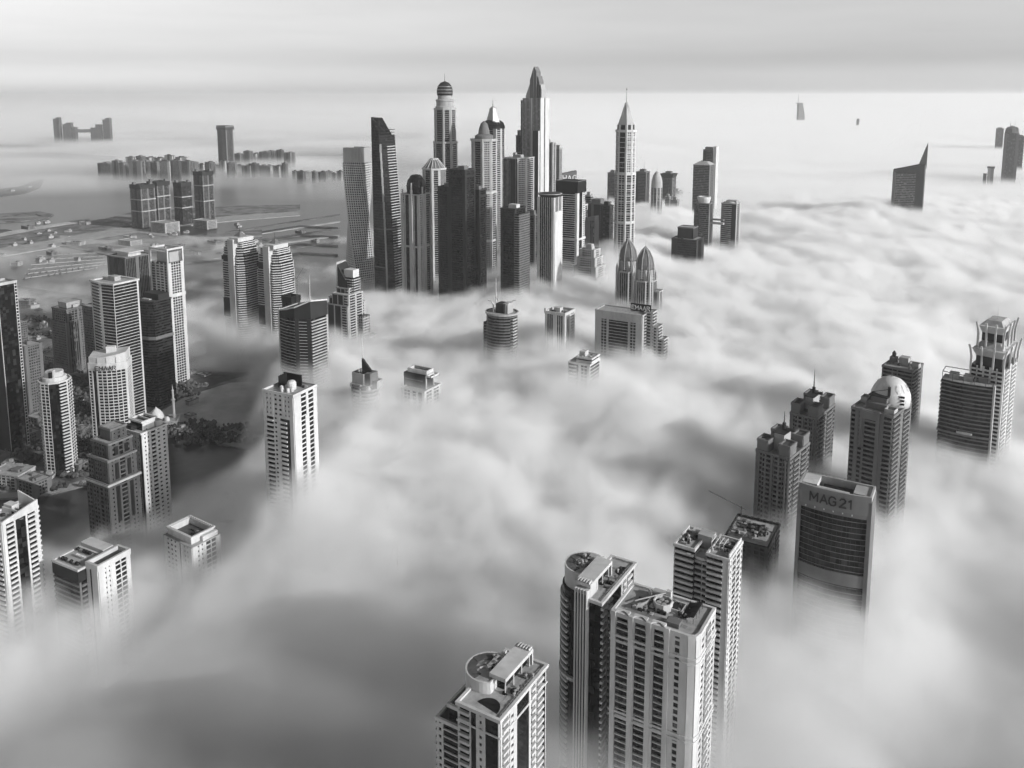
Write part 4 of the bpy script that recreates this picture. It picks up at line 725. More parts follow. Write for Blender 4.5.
for k in range(6): a_ = k * pi / 3; t.one('crown_rib', 'white', lambda b: b.bar((w_ * .46 * cos(a_), w_ * .46 * sin(a_), h - 2), (w_ * .2 * cos(a_), w_ * .2 * sin(a_), h + 27), .5))
t.spire(0, 0, h + 28, h + 44, .8, 'mid'); t.done()
t, h, w_, d_ = tw('skyscraper', 'squat-topped banded tower between the diamond crown and the stepped glass spire', 519, 158, 1500, 30, wall='light', glass='bglass')
a = w_ * .5; P = [(-a, -a), (a * .4, -a), (a, -a * .5), (a, a), (-a, a)]; t.vol(P, 0, h, ['D.2 r1 D1 r.3', 'W.2 g1 W.2', 'W.2 b1 W.2']); t.para(P, h, 2, wall='light'); t.one('roof_hall', 'light', lambda b: (b.box(0, 0, h, 12, 12, 6), b.box(-10, 3, h, 5, 5, 9), b.bar((-11, 3, h + 9), (3, 0, h + 10.5), .4))); t.done()
t, h, w_, d_ = tw('skyscraper', 'black block tower with a pale corner and white roof hut, front of the cluster', 513, 208, 1210, 29, wall='black', glass='bglass')
t.vol(rect(w_ * .75, d_), 0, h, ['D.2 c1 D.1']); t.vol([(w_ * .375, -d_ / 2), (w_ * .62, -d_ / 2), (w_ * .62, d_ / 2), (w_ * .375, d_ / 2)], 0, h - 6, ['b1', 'g1'], wall='mid'); t.para(rect(w_ * .75, d_), h, 1.6, wall='dark', roof='droof'); t.one('roof_hut', 'white', lambda b: b.box(2, 0, h, 13, 10, 6)); t.done()
# stepped glass supertall
x, y, h, w_, d_ = far(536, 98, 1660, 26, R30, .9)
t = Tower('skyscraper', 'tallest tower of the cluster with sliced dark blades for a crown', x, y, R30, wall='white', glass='glass2')
P = rect(w_, d_); t.vol([(-w_ / 2, -d_ / 2), (w_ / 2, -d_ / 2), (w_ / 2, d_ / 2), (-w_ / 2, d_ / 2)], 0, h, ['r1 W.2 r1', 'W.8 G.3 W1'], fh=4)
t.vol(rect(w_ * .3, 6, w_ * .3, -d_ / 2 - 2.5), 0, h - 62, ['D1', 'W1'], fh=4); t.vol(rect(7, d_ * .8, -w_ / 2 - 3, 0), 0, h - 4, ['G1'], fh=4)
for ox, oy, ww, z0, z1 in ((-w_ * .33, 0, w_ * .26, 4, 30), (-w_ * .1, -2, w_ * .2, 34, 58), (w_ * .08, -1, w_ * .14, 60, 50), (w_ * .25, 1, 3.2, 42, 30), (w_ * .4, 0, 2.2, 26, 16)):
    t.one('crown_blade', 'mid' if oy else 'metal', lambda b: b.prism(rect(ww, d_ * .5, ox, oy), h, h, zt=[h + z0, h + z1, h + z1, h + z0]))
t.done()
t, h, w_, d_ = tw('skyscraper', 'dark narrow stepped tower just left of the tallest blade-crowned tower', 521, 134, 1760, 10, wall='dark', glass='bglass')
P = rect(w_, d_); t.vol(P, 0, h - 4, ['c1']); t.para(P, h - 4, 1.4, wall='dark'); t.m('corner_turret', 'dark').box(-w_ * .3, 0, h - 4, 5, 5, 12); t.done()
t, h, w_, d_ = tw('skyscraper', 'slim pale tower just right of the tallest blade-crowned tower', 551, 143, 1700, 10, wall='light', glass='glass2')
P = rect(w_, d_); t.vol(P, 0, h, ['r1 W.3', 'W.4 f1 W.4']); t.para(P, h, 1.4); t.m('turret', 'light').lathe([(2, h), (2, h + 5), (.2, h + 9)], -w_ * .2, 0, 8); t.done()
t, h, w_, d_ = tw('skyscraper', 'slim pale tower with a pierced square crown, second right of the tallest tower', 558, 148, 1720, 8, wall='light', glass='glass2')
P = rect(w_, d_); t.vol(P, 0, h, ['x1']); t.m('crown_wall', 'light').ring(P, -.8, .8, h - 1, h + 6); t.done()
t, h, w_, d_ = tw('skyscraper', 'pale tower with an oval flat cap and bright white side, right of the cluster', 550, 193, 1240, 25, wall='white', glass='bglass')
P = rect(w_, d_); t.vol(P, 0, h - 5, ['W.2 r1 W.2', 'W.4 r1 W.2 r1 W.4']); t.one('oval_cap', 'dark', lambda b: b.lathe([(w_ * .5, h - 5), (w_ * .68, h - 1), (w_ * .6, h), (.2, h + 1)], 0, 0, 20)); t.one('cap_rim', 'light', lambda b: b.ring(ngon(20, w_ * .66), -1, .3, h - 1, h)); t.m('side_panel', 'white').box(w_ / 2 + .9, 0, 0, 1.2, d_ * .9, h - 26); t.done()
t, h, w_, d_ = tw('skyscraper', 'banded tower with a heavy black box cap, right of the oval-capped tower', 571, 188, 1350, 28, dr=.8, wall='white', glass='bglass')
P = rect(w_, d_); t.vol(P, 0, h - 6, ['G.4 b1.6 W.2', 'W.5 G.8 W.2 g.5']); t.m('box_cap', 'black').prism(offp(P, 1.8), h - 6, h + 12); t.m('cap_rim', 'mid').ring(offp(P, 1.8), -.6, .2, h + 12, h + 13); t.m('mid_band', 'white').ring(P, -.2, 1.6, h - 82, h - 79); t.done()
t, h, w_, d_ = tw('office_tower', 'grey slab behind the black box cap with HAG lettered on its sign wall', 569, 176, 1850, 15, rot=.1, dr=.5, wall='mid', glass='glass2')
P = rect(w_, d_); t.vol(P, 0, h - 12, ['c1']); t.m('sign_wall', 'mid').prism(P, h - 12, h, zt=[h + 6, h + 12, h + 12, h + 6]); t.sign('HAG', 11, (-1, -d_ / 2), (1, -d_ / 2), .8, h - 9, 'wletter', .4); t.done()
# the spired slim skyscraper
x, y, h, w_, d_ = far(626, 132, 1400, 23, R30, 1)
t = Tower('skyscraper', 'slender white framed skyscraper with a sharp needle spire, standing apart right of the cluster', x, y, R30, wall='white', glass='bglass')
a = w_ * .52; c_ = a * .5; P = [(-c_, -a), (c_, -a), (a, -c_), (a, c_), (c_, a), (-c_, a), (-a, c_), (-a, -c_)]
t.vol(P, 0, h - 70, ['W.2 x1 W.2', 'W.2 f1 W.2', 'W.25 f1 W.25', 'g1'], fh=3.9); t.vol(offp(P, -.6), h - 66, h, ['W.25 G1 W.25', 'W.2 g1 W.3', 'W.3 x.6 W.3', 'g1'], fh=3.9)
for z in (h - 70, h - 150, h): t.m('belt', 'white').ring(P, -1, 1.2, z, z + 4)
for k in range(14): t.m('slab_line', 'white').ring(P, -.6, .7, h - 66 + k * 8.2 if k < 8 else h - 74 - (k - 7) * 10, (h - 65.2 + k * 8.2) if k < 8 else h - 73.2 - (k - 7) * 10)
t.vol(offp(P, -2), h + 4, h + 12, ['W.3 G1 W.3'], fh=4)
t.one('tapered_crown', 'metal', lambda b: b.prism(offp(P, -2.5), h + 12, h + 44, top=[(p[0] * .16, p[1] * .16) for p in P]))
for k in range(8): t.one('crown_rib', 'white', lambda b: b.bar((P[k][0] * .95, P[k][1] * .95, h), (P[k][0] * .12, P[k][1] * .12, h + 48), .8, 4, .5))
t.spire(0, 0, h + 42, h + 70, 1.3, 'white'); t.one('finial', 'dark', lambda b: b.lathe([(.2, h + 67), (.8, h + 69), (.1, h + 72)], 0, 0, 8)); t.done()
# lesser towers round the spired one
for nm, lab, px_, py_, D, wpx, wall, sp, top in (
    ('office_tower', 'grey flat-topped tower left behind the spired skyscraper', 613, 173, 2300, 11, 'mid', ['c1'], 'box'),
    ('office_tower', 'grey tower with a thin mast right behind the spired skyscraper', 643, 172, 2250, 14, 'mid', ['D.3 c1', 'W.3 r1 W.3'], 'mast'),
    ('office_tower', 'grey tower with a flared dark top, right of the rounded pale tower', 669, 174, 2400, 15, 'mid', ['W.2 c1 W.2'], 'flare'),
    ('apartment_tower', 'ribbed stone tower left of the spired skyscraper, with a light roof edge', 598, 203, 1560, 27, 'mid', ['D.5 W.2 D.5 W.2', 'W.3 f1 W.3'], 'box'),
    ('apartment_tower', 'low grey tower in the haze below the ribbed stone tower', 609, 243, 1500, 20, 'mid', ['D.3 c1', 'c1'], 'box'),
    ('apartment_tower', 'pale tower with brick-like bands half hidden by the black box cap', 589, 196, 1600, 9, 'light', ['f1'], 'box'),
    ('apartment_tower', 'slim white tower between the black box cap and the ribbed stone tower', 583, 205, 1480, 9, 'white', ['W.3 f1 W.3'], 'box'),
    ('apartment_tower', 'dark glass tower just left of the spired skyscraper foot', 607, 206, 1470, 13, 'dark', ['D.3 c1', 'W.3 b1'], 'mast'),
    ('apartment_tower', 'grey slim tower between the oval cap and the black box cap', 561, 205, 1480, 9, 'mid', ['r1'], 'box'),
    ('apartment_tower', 'shaded stone tower filling the gap left of the oval-capped tower', 533, 215, 1420, 12, 'mid', ['W.2 f1 W.2'], 'box'),
    ('apartment_block', 'small pale block in the mist right of the rounded pale tower', 675, 200, 2150, 9, 'light', ['g1'], 'box'),
    ('apartment_block', 'small pale turreted block in the mist below the flared tower', 668, 197, 2150, 6, 'light', ['g1'], 'mast'),
    ('office_tower', 'hazy low hall roof behind the flared tower', 676, 191, 2600, 14, 'light', ['g1'], 'box')):
    t, h, w_, d_ = tw(nm, lab, px_, py_, D, wpx, wall=wall, glass='glass'); P = rect(w_, d_); t.vol(P, 0, h, sp, fh=4); t.para(P, h, 2, wall=wall)
    t.one('plant_room', wall, lambda b: b.prism(rect(w_ * .5, d_ * .5), h, h + 8))
    if top == 'mast': t.spire(w_ * .1, 0, h + 8, h + 30, .6, 'mid')
    if top == 'flare': t.m('flared_top', 'dark').prism(rect(w_, d_), h - 10, h + 2, top=rect(w_ * 1.25, d_ * 1.25))
    t.done()
t, h, w_, d_ = tw('hotel_tower', 'pale bullet-shaped tower rising from the mist right of the spired skyscraper', 657, 176, 1900, 14, wall='light', glass='glass2')
P = ngon(10, w_ * .55); t.vol(P, 0, h - 26, ['W.5 f1']); t.one('bullet_head', 'light', lambda b: b.lathe([(w_ * .55, h - 26), (w_ * .52, h - 12), (w_ * .4, h), (w_ * .2, h + 8), (.2, h + 11)], 0, 0, 20)); t.spire(0, 0, h + 10, h + 26, .5); t.done()
# ---- islands of towers in the right-hand fog sea
for lab, px_, py_, D, wpx, wall, sp, sp2 in (
    ('narrow dark slab with a tall white side fin, furthest of the five fog-sea towers', 709, 150, 2200, 12, 'mid', 'D.6 c1', 'W1'),
    ('grey square tower with a pale hipped roof, in front of the narrow slab', 704, 165, 2080, 22, 'mid', 'c1', 'W.3 g1 W.3'),
    ('grey tower with a round white rooftop drum, joined by a bridge to its neighbour', 704, 203, 1700, 20, 'mid', 'r.6 c1', 'W.4 r1 W.4'),
    ('banded tower with a rounded corner at the right end of the bridge', 731, 203, 1710, 20, 'light', 'c1.2 D.5', 'W.4 f1 W.4'),
    ('dark angular tower with a raised block, nearest of the five fog-sea towers', 688, 238, 1420, 34, 'dark', 'D.3 c1', 'W.5 r1 D.2 W.5')):
    t, h, w_, d_ = tw('office_tower', lab, px_, py_, D, wpx, wall=wall, glass='bglass' if wall == 'dark' else 'glass'); P = rect(w_, d_)
    t.vol(P, 0, h, [sp, sp2], fh=4); t.para(P, h, 1.6, wall=wall)
    if 'hipped' in lab: t.m('hipped_roof', 'light').prism(offp(P, 1), h + 1.7, h + 9, top=rect(w_ * .5, d_ * .5)); t.m('dark_vent', 'dark').box(-4, 2, h + 9, 6, 5, 2)
    if 'drum' in lab:
        t.one('roof_drum', 'white', lambda b: b.lathe([(w_ * .36, h), (w_ * .44, h + 9), (w_ * .44, h + 13), (w_ * .36, h + 13.5), (w_ * .34, h + 10), (.2, h + 10)], 0, 0, 24))
        t.m('bridge', 'light').box(w_ * .9, 6, h - 42, w_ * .9, 8, 4); t.m('bridge', 'mid').box(w_ * .9, 6, h - 34, w_ * .9, 8, 3)
    if 'fin' in lab: t.m('side_fin', 'white').box(w_ * .8, 0, 0, w_ * .35, d_, h + 10); t.m('roof_box', 'mid').box(0, 0, h, w_ * .7, d_ * .7, 8)
    if 'rounded' in lab: t.one('round_roof', 'light', lambda b: (b.prism(ngon(12, w_ * .42), h, h + 4, top=ngon(12, w_ * .3)), b.prism(rect(w_ * .7, d_ * .5, 2, 2), h, h + 6)))
    if 'angular' in lab: t.vol(rect(w_ * .62, d_ * .6, -w_ * .05, d_ * .1), h, h + 18, ['D1', 'W.3 D1 W.3']); t.para(rect(w_ * .62, d_ * .6, -w_ * .05, d_ * .1), h + 18, 1.4, wall='mid'); t.units(w_ * .8, d_ * .8, h, 6)
    t.done()
# sail-shaped glass tower
x, y, h, w_, d_ = far(909, 168, 2000, 28, radians(-12), .5)
t = Tower('office_tower', 'grey wedge tower with a sharp blade tip, alone in the right of the fog sea', x, y, radians(-12), wall='mid', glass='glass')
P = rect(w_, d_); ht = [h - 6, h + 10, h + 10, h - 4]
t.vol(P, 0, h - 10, ['c2.4 D1', 'W1'], fh=4); t.m('sloping_head', 'dark').prism(P, h - 10, h, zt=ht); t.m('side_blade', 'light').box(w_ / 2 + 1.4, 0, 0, 2, d_, h + 8)
t.m('blade_tip', 'mid').prism([(w_ * .33, -d_ * .2), (w_ * .56, -d_ * .5), (w_ * .6, d_ * .5), (w_ * .4, d_ * .5)], h, h, zt=[h + 8, h + 62, h + 46, h + 8]); t.done()
t, h, w_, d_ = tw('hotel_tower', 'tall hazy tower with twin antennas and arched shoulders, cut by the right edge', 1012, 133, 2970, 17, wall='mid', glass='glass2')
P = rect(w_, d_); t.vol(P, 0, h, ['W.3 c1 W.3', 'r1']); t.vol(rect(w_ * .7, d_ * .7), h, h + 18, ['W1']); t.para(rect(w_ * .7, d_ * .7), h + 18, 2); t.one('shoulder', 'mid', lambda b: b.lathe([(w_ * .5, h), (w_ * .45, h + 16), (.3, h + 26)], 0, 0, 12)); t.spire(-6, 0, h + 16, h + 42, 1, 'mid'); t.spire(7, 0, h + 16, h + 44, 1, 'mid'); t.done()
t, h, w_, d_ = tw('office_tower', 'hazy grey block behind the twin-antenna tower at the right', 1000, 129, 4600, 9, wall='mid', glass='glass2'); P = rect(w_, d_); t.vol(P, 0, h, ['c1'], fh=5); t.para(P, h, 3); t.m('plant_room', 'mid').box(0, 0, h, w_ * .6, d_ * .5, 8); t.done()
t, h, w_, d_ = tw('office_tower', 'hazy sliver of a tower beyond the right edge, right of the twin antennas', 1021, 137, 3300, 8, wall='mid', glass='glass2'); P = rect(w_, d_); t.vol(P, 0, h, ['c1'], fh=5); t.para(P, h, 3); t.m('plant_room', 'mid').box(0, 0, h, w_ * .6, d_ * .5, 8); t.done()
t, h, w_, d_ = tw('apartment_tower', 'small pale flat-topped tower top left of the twin-antenna tower', 991, 168, 2900, 7, wall='light', glass='glass2'); P = rect(w_, d_); t.vol(P, 0, h, ['W1 g1'], fh=5); t.m('flat_hat', 'mid').prism(offp(P, 3), h, h + 5); t.done()
t, h, w_, d_ = tw('apartment_tower', 'tiny grey tower top beside the small flat-topped one', 985, 174, 2900, 4, wall='mid', glass='glass2'); P = rect(w_, d_); t.vol(P, 0, h, ['c1'], fh=5); t.para(P, h, 2); t.done()
# sail hotel on the horizon
x, y, h, w_, d_ = far(802, 106, 9500, 9, 0, 1)
t = Tower('hotel_tower', 'tiny sail-shaped hotel rising from the fog near the horizon', x, y, .2, wall='light', glass='glass2')
pf = [(-48, 0), (34, 0), (32, 90), (24, 180), (10, 250), (-6, 300), (-48, 300)]
sb = MB(); n_ = len(pf); sb.v = [(a, -20, b) for a, b in pf] + [(a, 20, b) for a, b in pf]; sb.f = [tuple(range(n_)), tuple(range(2 * n_ - 1, n_ - 1, -1))] + [(i_, i_ + n_, (i_ + 1) % n_ + n_, (i_ + 1) % n_) for i_ in range(n_)]; sb.build('sail', M['mid'], t.e)
t.m('white_edge', 'white').bar((38, 0, 0), (12, 0, 262), 6); t.m('helipad', 'mid').box(-30, 0, 296, 70, 40, 8); t.spire(-46, 0, 300, 400, 3, 'mid'); t.done()
t, h, w_, d_ = tw('office_tower', 'speck of a rooftop far out in the fog, right of the sail hotel', 858, 119, 8000, 3, wall='mid', glass='glass2'); P = rect(w_, d_); t.vol(P, 0, h, ['W1'], fh=9); t.para(P, h, 3); t.done()
# ---- the far left: resort, lone tower, island rows
p = at(84, 130, D=7000)
t = Tower('resort_hotel', 'hazy stacked-block resort hotel with two ends joined by a sagging bridge, far left horizon', p.x, p.y, 0, wall='mid', glass='glass2')
k_ = 7000 / F
for xx, ww, zt in ((-26.5, 5, 134), (-24.5, 3, 142), (-18, 4, 104), (-14, 5, 112), (-9, 3, 88), (10, 5, 84), (15, 5, 102), (22, 4, 130), (25, 4, 138)):
    zt *= 1.45; q = rect(ww * k_, 40, xx * k_, 0); t.vol(q, 0, zt, ['c1'], fh=9); t.para(q, zt, 4)
t.m('bridge', 'mid').prism(rect(26 * k_, 30, 0, 0), 86, 112); t.done()
t, h, w_, d_ = tw('skyscraper', 'lone dark tower with a wider cap on the island, far left', 225, 128, 4500, 15, dr=.8, wall='mid', glass='glass'); P = rect(w_, d_); t.vol(P, 0, h - 8, ['D1 c1', 'W.2 f1 W.2'], fh=5); t.m('wide_cap', 'dark').prism(offp(P, 4), h - 8, h + 4); t.m('cap_trim', 'mid').ring(offp(P, 3), -3, 0, h + 4, h + 14); t.done()
rr = random.Random(5)
adj = ['pale', 'grey', 'sandy', 'dark', 'white', 'long', 'narrow', 'stepped', 'square', 'faint']
# the beachfront quartet and its neighbours
for px_, py_, D, wpx, lab, wall in ((142, 184, 2480, 22, 'leftmost and lowest of the four beachfront towers, twin-headed', 'mid'), (158, 181, 2520, 20, 'second of the four beachfront towers, crown with small turrets', 'mid'), (182, 182, 2560, 16, 'dark box-headed tower, third of the four beachfront towers', 'dark'), (203, 171, 2640, 18, 'tallest and rightmost of the four beachfront towers', 'mid')):
    t, h, w_, d_ = tw('hotel_tower', lab, px_, py_, D, wpx, wall=wall, glass='glass', group='four beachfront hotel towers'); P = rect(w_, d_)
    t.vol(P, 0, h - 12, ['W.3 r1 D.5 r1', 'W.2 r1 W.3 f1 W.2'], fh=4); t.m('dark_head', 'dark').ring(P, -2, 1, h - 12, h); t.m('roof', 'mid').prism(P, h - 12, h - 5); t.m('corner_turret', 'mid').box(-w_ / 3, -d_ / 3, h - 5, 8, 8, 11); t.m('corner_turret', 'mid').box(w_ / 3, d_ / 3, h - 5, 8, 8, 11); t.m('belt', 'light').ring(P, -.2, 1.4, h - 45, h - 42); t.m('belt', 'light').ring(P, -.2, 1.4, h * .4, h * .4 + 3)
    t.done()
for px_, py_, D, wpx, dr, hh, lab in ((130, 240, 2380, 22, .7, 14, 'low pale podium at the foot of the leftmost beachfront tower'), (165, 222, 2500, 26, .8, 30, 'sandy podium block between the beachfront towers'), (205, 220, 2600, 24, .6, 26, 'pale podium block at the foot of the tallest beachfront tower')):
    c = at(px_, py_, h=hh); W_ = wpx * D / F; t = Tower('podium_block', lab, c.x, c.y, R30, wall='light', glass='glass'); P = rect(W_ * .8, W_ * .8 * dr); t.vol(P, 0, hh, ['W.3 g3 W.3'], fh=4); t.para(P, hh, 1.5, wall='light'); t.done()
k = 0
for (xa, xb, ya, yb, D0, n_, wl) in ((101, 190, 160.5, 164, 3950, 9, 'mid'), (190, 290, 160, 167, 4150, 13, 'light'), (292, 345, 170, 174, 3900, 8, 'light'), (236, 292, 150, 154, 4750, 7, 'mid'), (125, 185, 155, 160, 4450, 6, 'light')):
    for i_ in range(n_):
        px_ = xa + (xb - xa) * (i_ + .5) / n_ + rr.uniform(-1.5, 1.5); py_ = rr.uniform(ya, yb); D = D0 + rr.uniform(-200, 200); wp = (xb - xa) / n_ * rr.uniform(.8, 1.5)
        row = {101: 'dark front row', 190: 'long misty row', 292: 'row right of the long misty row', 236: 'faint rear row under the lone tower', 125: 'pale row behind the dark front row'}[xa]
        nth = ['first', 'second', 'third', 'fourth', 'fifth', 'sixth', 'seventh', 'eighth', 'ninth', 'tenth', 'eleventh', 'twelfth', 'thirteenth'][i_]
        lab = 'hazy island block, %s from the left in the %s' % (nth, row)
        t, h, w_, d_ = tw('island_block', lab, px_, py_, D, wp, rot=R30 + rr.uniform(-.2, .4), dr=rr.uniform(.4, .9), cat='building', wall=rr.choice([wl, wl, 'mid', 'light']), glass='glass', group='apartment blocks along the island')
        h = max(h, 22); P = rect(w_, d_); t.vol(P, 0, h, [rr.choice(['W.3 c1 W.3', 'D.4 r1', 'W1 f1 W1'])], fh=4.5); t.para(P, h, 2.5, wall='mid'); t.m('roof_box', rr.choice(['mid', 'dark'])).box(rr.uniform(-.2, .2) * w_, 0, h, w_ * .3, d_ * .5, 7); t.done(); k += 1
# ============================================================ sea, land, shore works
def sheet(name, pts, z, mat, kind='structure', thick=0):
    b = MB(); P = [tuple(at(px_, py_, h=0)[:2]) for px_, py_ in pts]
    if sum(P[i][0] * P[(i + 1) % len(P)][1] - P[(i + 1) % len(P)][0] * P[i][1] for i in range(len(P))) < 0: P = P[::-1]
    b.v = [(x, y, z) for x, y in P]; b.f = [tuple(range(len(P)))]
    if thick:
        n = len(P); b.v += [(x, y, z - thick) for x, y in P]; b.f += [(i, i + n, (i + 1) % n + n, (i + 1) % n) for i in range(n)]
    o = b.build(name, mat); o['kind'] = kind; return o
def smooth(pts, n=5):
    out = []
    for i in range(len(pts)):
        p0, p1, p2, p3 = [Vector(pts[(i + k) % len(pts)]) for k in (-1, 0, 1, 2)]
        for k in range(n):
            t_ = k / n; q = .5 * ((2 * p1) + (-p0 + p2) * t_ + (2 * p0 - 5 * p1 + 4 * p2 - p3) * t_ ** 2 + (-p0 + 3 * p1 - 3 * p2 + p3) * t_ ** 3)
            out.append(tuple(q))
    return out
def gmat(name, lo, hi, sc, r=.9, det=8, spec=.2, bump=0, dist=0):
    m = bpy.data.materials.new(name); m.use_nodes = True; t = m.node_tree; p = t.nodes['Principled BSDF']; p.inputs['Roughness'].default_value = r; p.inputs['Specular IOR Level'].default_value = spec
    g = t.nodes.new('ShaderNodeNewGeometry'); n = t.nodes.new('ShaderNodeTexNoise'); n.inputs['Scale'].default_value = sc; n.inputs['Detail'].default_value = det; n.inputs['Roughness'].default_value = .68; n.inputs['Distortion'].default_value = dist
    q = t.nodes.new('ShaderNodeMapRange'); q.inputs[1].default_value = .36; q.inputs[2].default_value = .66; q.inputs[3].default_value = lo; q.inputs[4].default_value = hi
    t.links.new(g.outputs['Position'], n.inputs['Vector']); t.links.new(n.outputs[0], q.inputs[0]); t.links.new(q.outputs[0], p.inputs['Base Color'])
    if bump:
        b = t.nodes.new('ShaderNodeBump'); b.inputs['Strength'].default_value = bump; b.inputs['Distance'].default_value = 1; n2 = t.nodes.new('ShaderNodeTexNoise'); n2.inputs['Scale'].default_value = .09; n2.inputs['Detail'].default_value = 4
        t.links.new(g.outputs['Position'], n2.inputs['Vector']); t.links.new(n2.outputs[0], b.inputs['Height']); t.links.new(b.outputs[0], p.inputs['Normal'])
    return m
WAT = gmat('sea_water', .03, .06, .002, .28, 5, .4, .25, 1)
LAND = gmat('urban_ground', .045, .26, .02, .95, 10, .2, 0, .6)
SAND = gmat('sand', .3, .5, .02, .95)
GRN = gmat('parkland', .03, .14, .03, .95, 8, .1, 0, .4)
ROAD = gmat('pale_road', .25, .36, .05, .9)
ASPH = gmat('asphalt', .05, .09, .05, .9)
b = MB(); R_ = 120000; b.v = [(-R_, -2000, 0), (R_, -2000, 0), (R_, 2 * R_, 0), (-R_, 2 * R_, 0)]; b.f = [(0, 1, 2, 3)]; b.build('sea', WAT)['kind'] = 'structure'
near_shore = [(-260, 520), (-60, 506), (0, 500), (45, 497), (88, 486), (125, 466), (150, 440), (172, 430), (192, 429), (206, 436), (218, 445), (245, 450), (300, 448), (420, 440), (560, 470), (700, 520), (900, 560), (1300, 560), (1500, 420), (1500, 300), (900, 285), (640, 300), (450, 306), (330, 322), (262, 330), (232, 345), (205, 332), (180, 318), (120, 300), (60, 293), (0, 284), (-120, 268), (-300, 262), (-400, 400)]
sheet('ground', near_shore, 1.5, LAND, thick=2)
sheet('quay', [(-260, 520), (-60, 506), (0, 500), (45, 497), (88, 486), (125, 466), (150, 440), (172, 430), (192, 429), (206, 436), (218, 445), (245, 450), (300, 448), (300, 444), (246, 446), (220, 441), (208, 432), (192, 425), (170, 426), (146, 437), (121, 462), (86, 481), (44, 492), (0, 495), (-60, 500), (-260, 513)], 1.7, ROAD)
sheet('peninsula', [(150, 420), (185, 398), (230, 384), (290, 380), (300, 440), (246, 444), (222, 439), (208, 430), (192, 423), (172, 424)], 1.72, SAND)
sheet('park', [(60, 398), (80, 380), (150, 378), (200, 372), (250, 374), (186, 396), (148, 420), (120, 450), (80, 470), (70, 440)], 1.74, GRN)
for k, pts in enumerate(([(-100, 352), (60, 332), (150, 345), (250, 360), (250, 364), (150, 350), (60, 337), (-100, 358)], [(-100, 452), (20, 430), (100, 416), (160, 392), (250, 372), (250, 376), (162, 398), (104, 422), (24, 437), (-100, 460)], [(-60, 300), (40, 312), (120, 330), (140, 360), (136, 361), (114, 334), (36, 316), (-60, 304)], [(20, 470), (60, 440), (80, 400), (84, 400), (66, 442), (28, 471)])):
    sheet('road', pts, 1.8 + .01 * k, ASPH if k % 2 else ROAD)
sheet('park', [(-60, 372), (0, 366), (40, 362), (56, 372), (30, 392), (-60, 400)], 1.76, GRN)
sheet('park', [(0, 318), (30, 316), (55, 322), (50, 334), (0, 338)], 1.75, GRN)
# harbour strips beyond the basin
sheet('harbour_arm', [(-200, 268), (-40, 256), (40, 243), (100, 232), (170, 222), (235, 216), (300, 212), (300, 216), (236, 221), (172, 228), (104, 238), (44, 250), (-40, 264), (-200, 278)], 2, ROAD, thick=2.5)
sheet('beach_land', [(-200, 246), (-20, 240), (50, 228), (110, 218), (134, 212), (240, 206), (300, 205), (300, 211), (170, 221), (100, 231), (40, 242), (-40, 254), (-200, 264)], 1.6, LAND, thick=2)
sheet('sand_strip', [(-200, 243), (-20, 237), (50, 225), (90, 219), (90, 221), (50, 228), (-20, 241), (-200, 248)], 1.9, SAND, thick=1)
sheet('harbour_land', [(60, 246), (130, 232), (200, 236), (262, 230), (262, 238), (214, 250), (160, 262), (118, 258)], 1.65, LAND, thick=2)
for k, pts in enumerate(([(60, 244), (120, 240), (200, 252), (262, 244), (262, 246), (200, 255), (120, 243), (60, 247)], [(60, 236), (140, 247), (240, 256), (240, 258), (140, 250), (60, 239)], [(120, 228), (200, 238), (262, 236), (262, 238), (200, 241), (120, 231)], [(150, 266), (240, 256), (240, 258), (150, 269)])): sheet('road', pts, 2.1 + .01 * k, ROAD)
sheet('pool', [(165, 233), (215, 224), (218, 229), (170, 239)], 2.2, WAT)
for k, pts in enumerate(([(-120, 194), (-20, 192), (20, 187), (38, 180), (44, 180), (40, 188), (24, 194), (-20, 199), (-120, 203)], [(-200, 226), (-20, 225), (20, 222), (48, 219), (54, 215), (40, 212), (0, 214), (-200, 214), (-200, 218), (0, 217), (36, 215), (44, 217), (20, 219), (-200, 222)], [(-200, 234), (6, 230), (12, 231), (0, 234), (-200, 238)])):
    sheet('breakwater', pts, 2.5, GRN if k != 1 else LAND, thick=3)
sheet('island', [(-200, 152), (60, 153), (120, 157), (108, 160), (40, 158), (-200, 156)], 2.5, GRN, thick=3)
sheet('island', [(98, 165), (130, 158), (180, 156), (300, 158), (350, 167), (350, 173), (290, 170), (190, 169), (104, 168)], 2.5, SAND, thick=3)
sheet('island', [(180, 152), (300, 146), (360, 150), (360, 156), (200, 156)], 2.5, LAND, thick=3)
for k in range(5): sheet('sandbar', [(225 + 8 * k, 232 + 5 * k), (340, 214 + 7 * k), (340, 215.4 + 7 * k), (225 + 8 * k, 233.4 + 5 * k)], 1.0 + .02 * k, SAND if k % 2 else LAND, thick=1)
for k in range(4): sheet('breakwater', [(262, 232 + 9 * k), (300, 226 + 9 * k), (338, 228 + 9 * k), (338, 229.3 + 9 * k), (300, 227.5 + 9 * k), (262, 233.6 + 9 * k)], 2.5, GRN, thick=3)
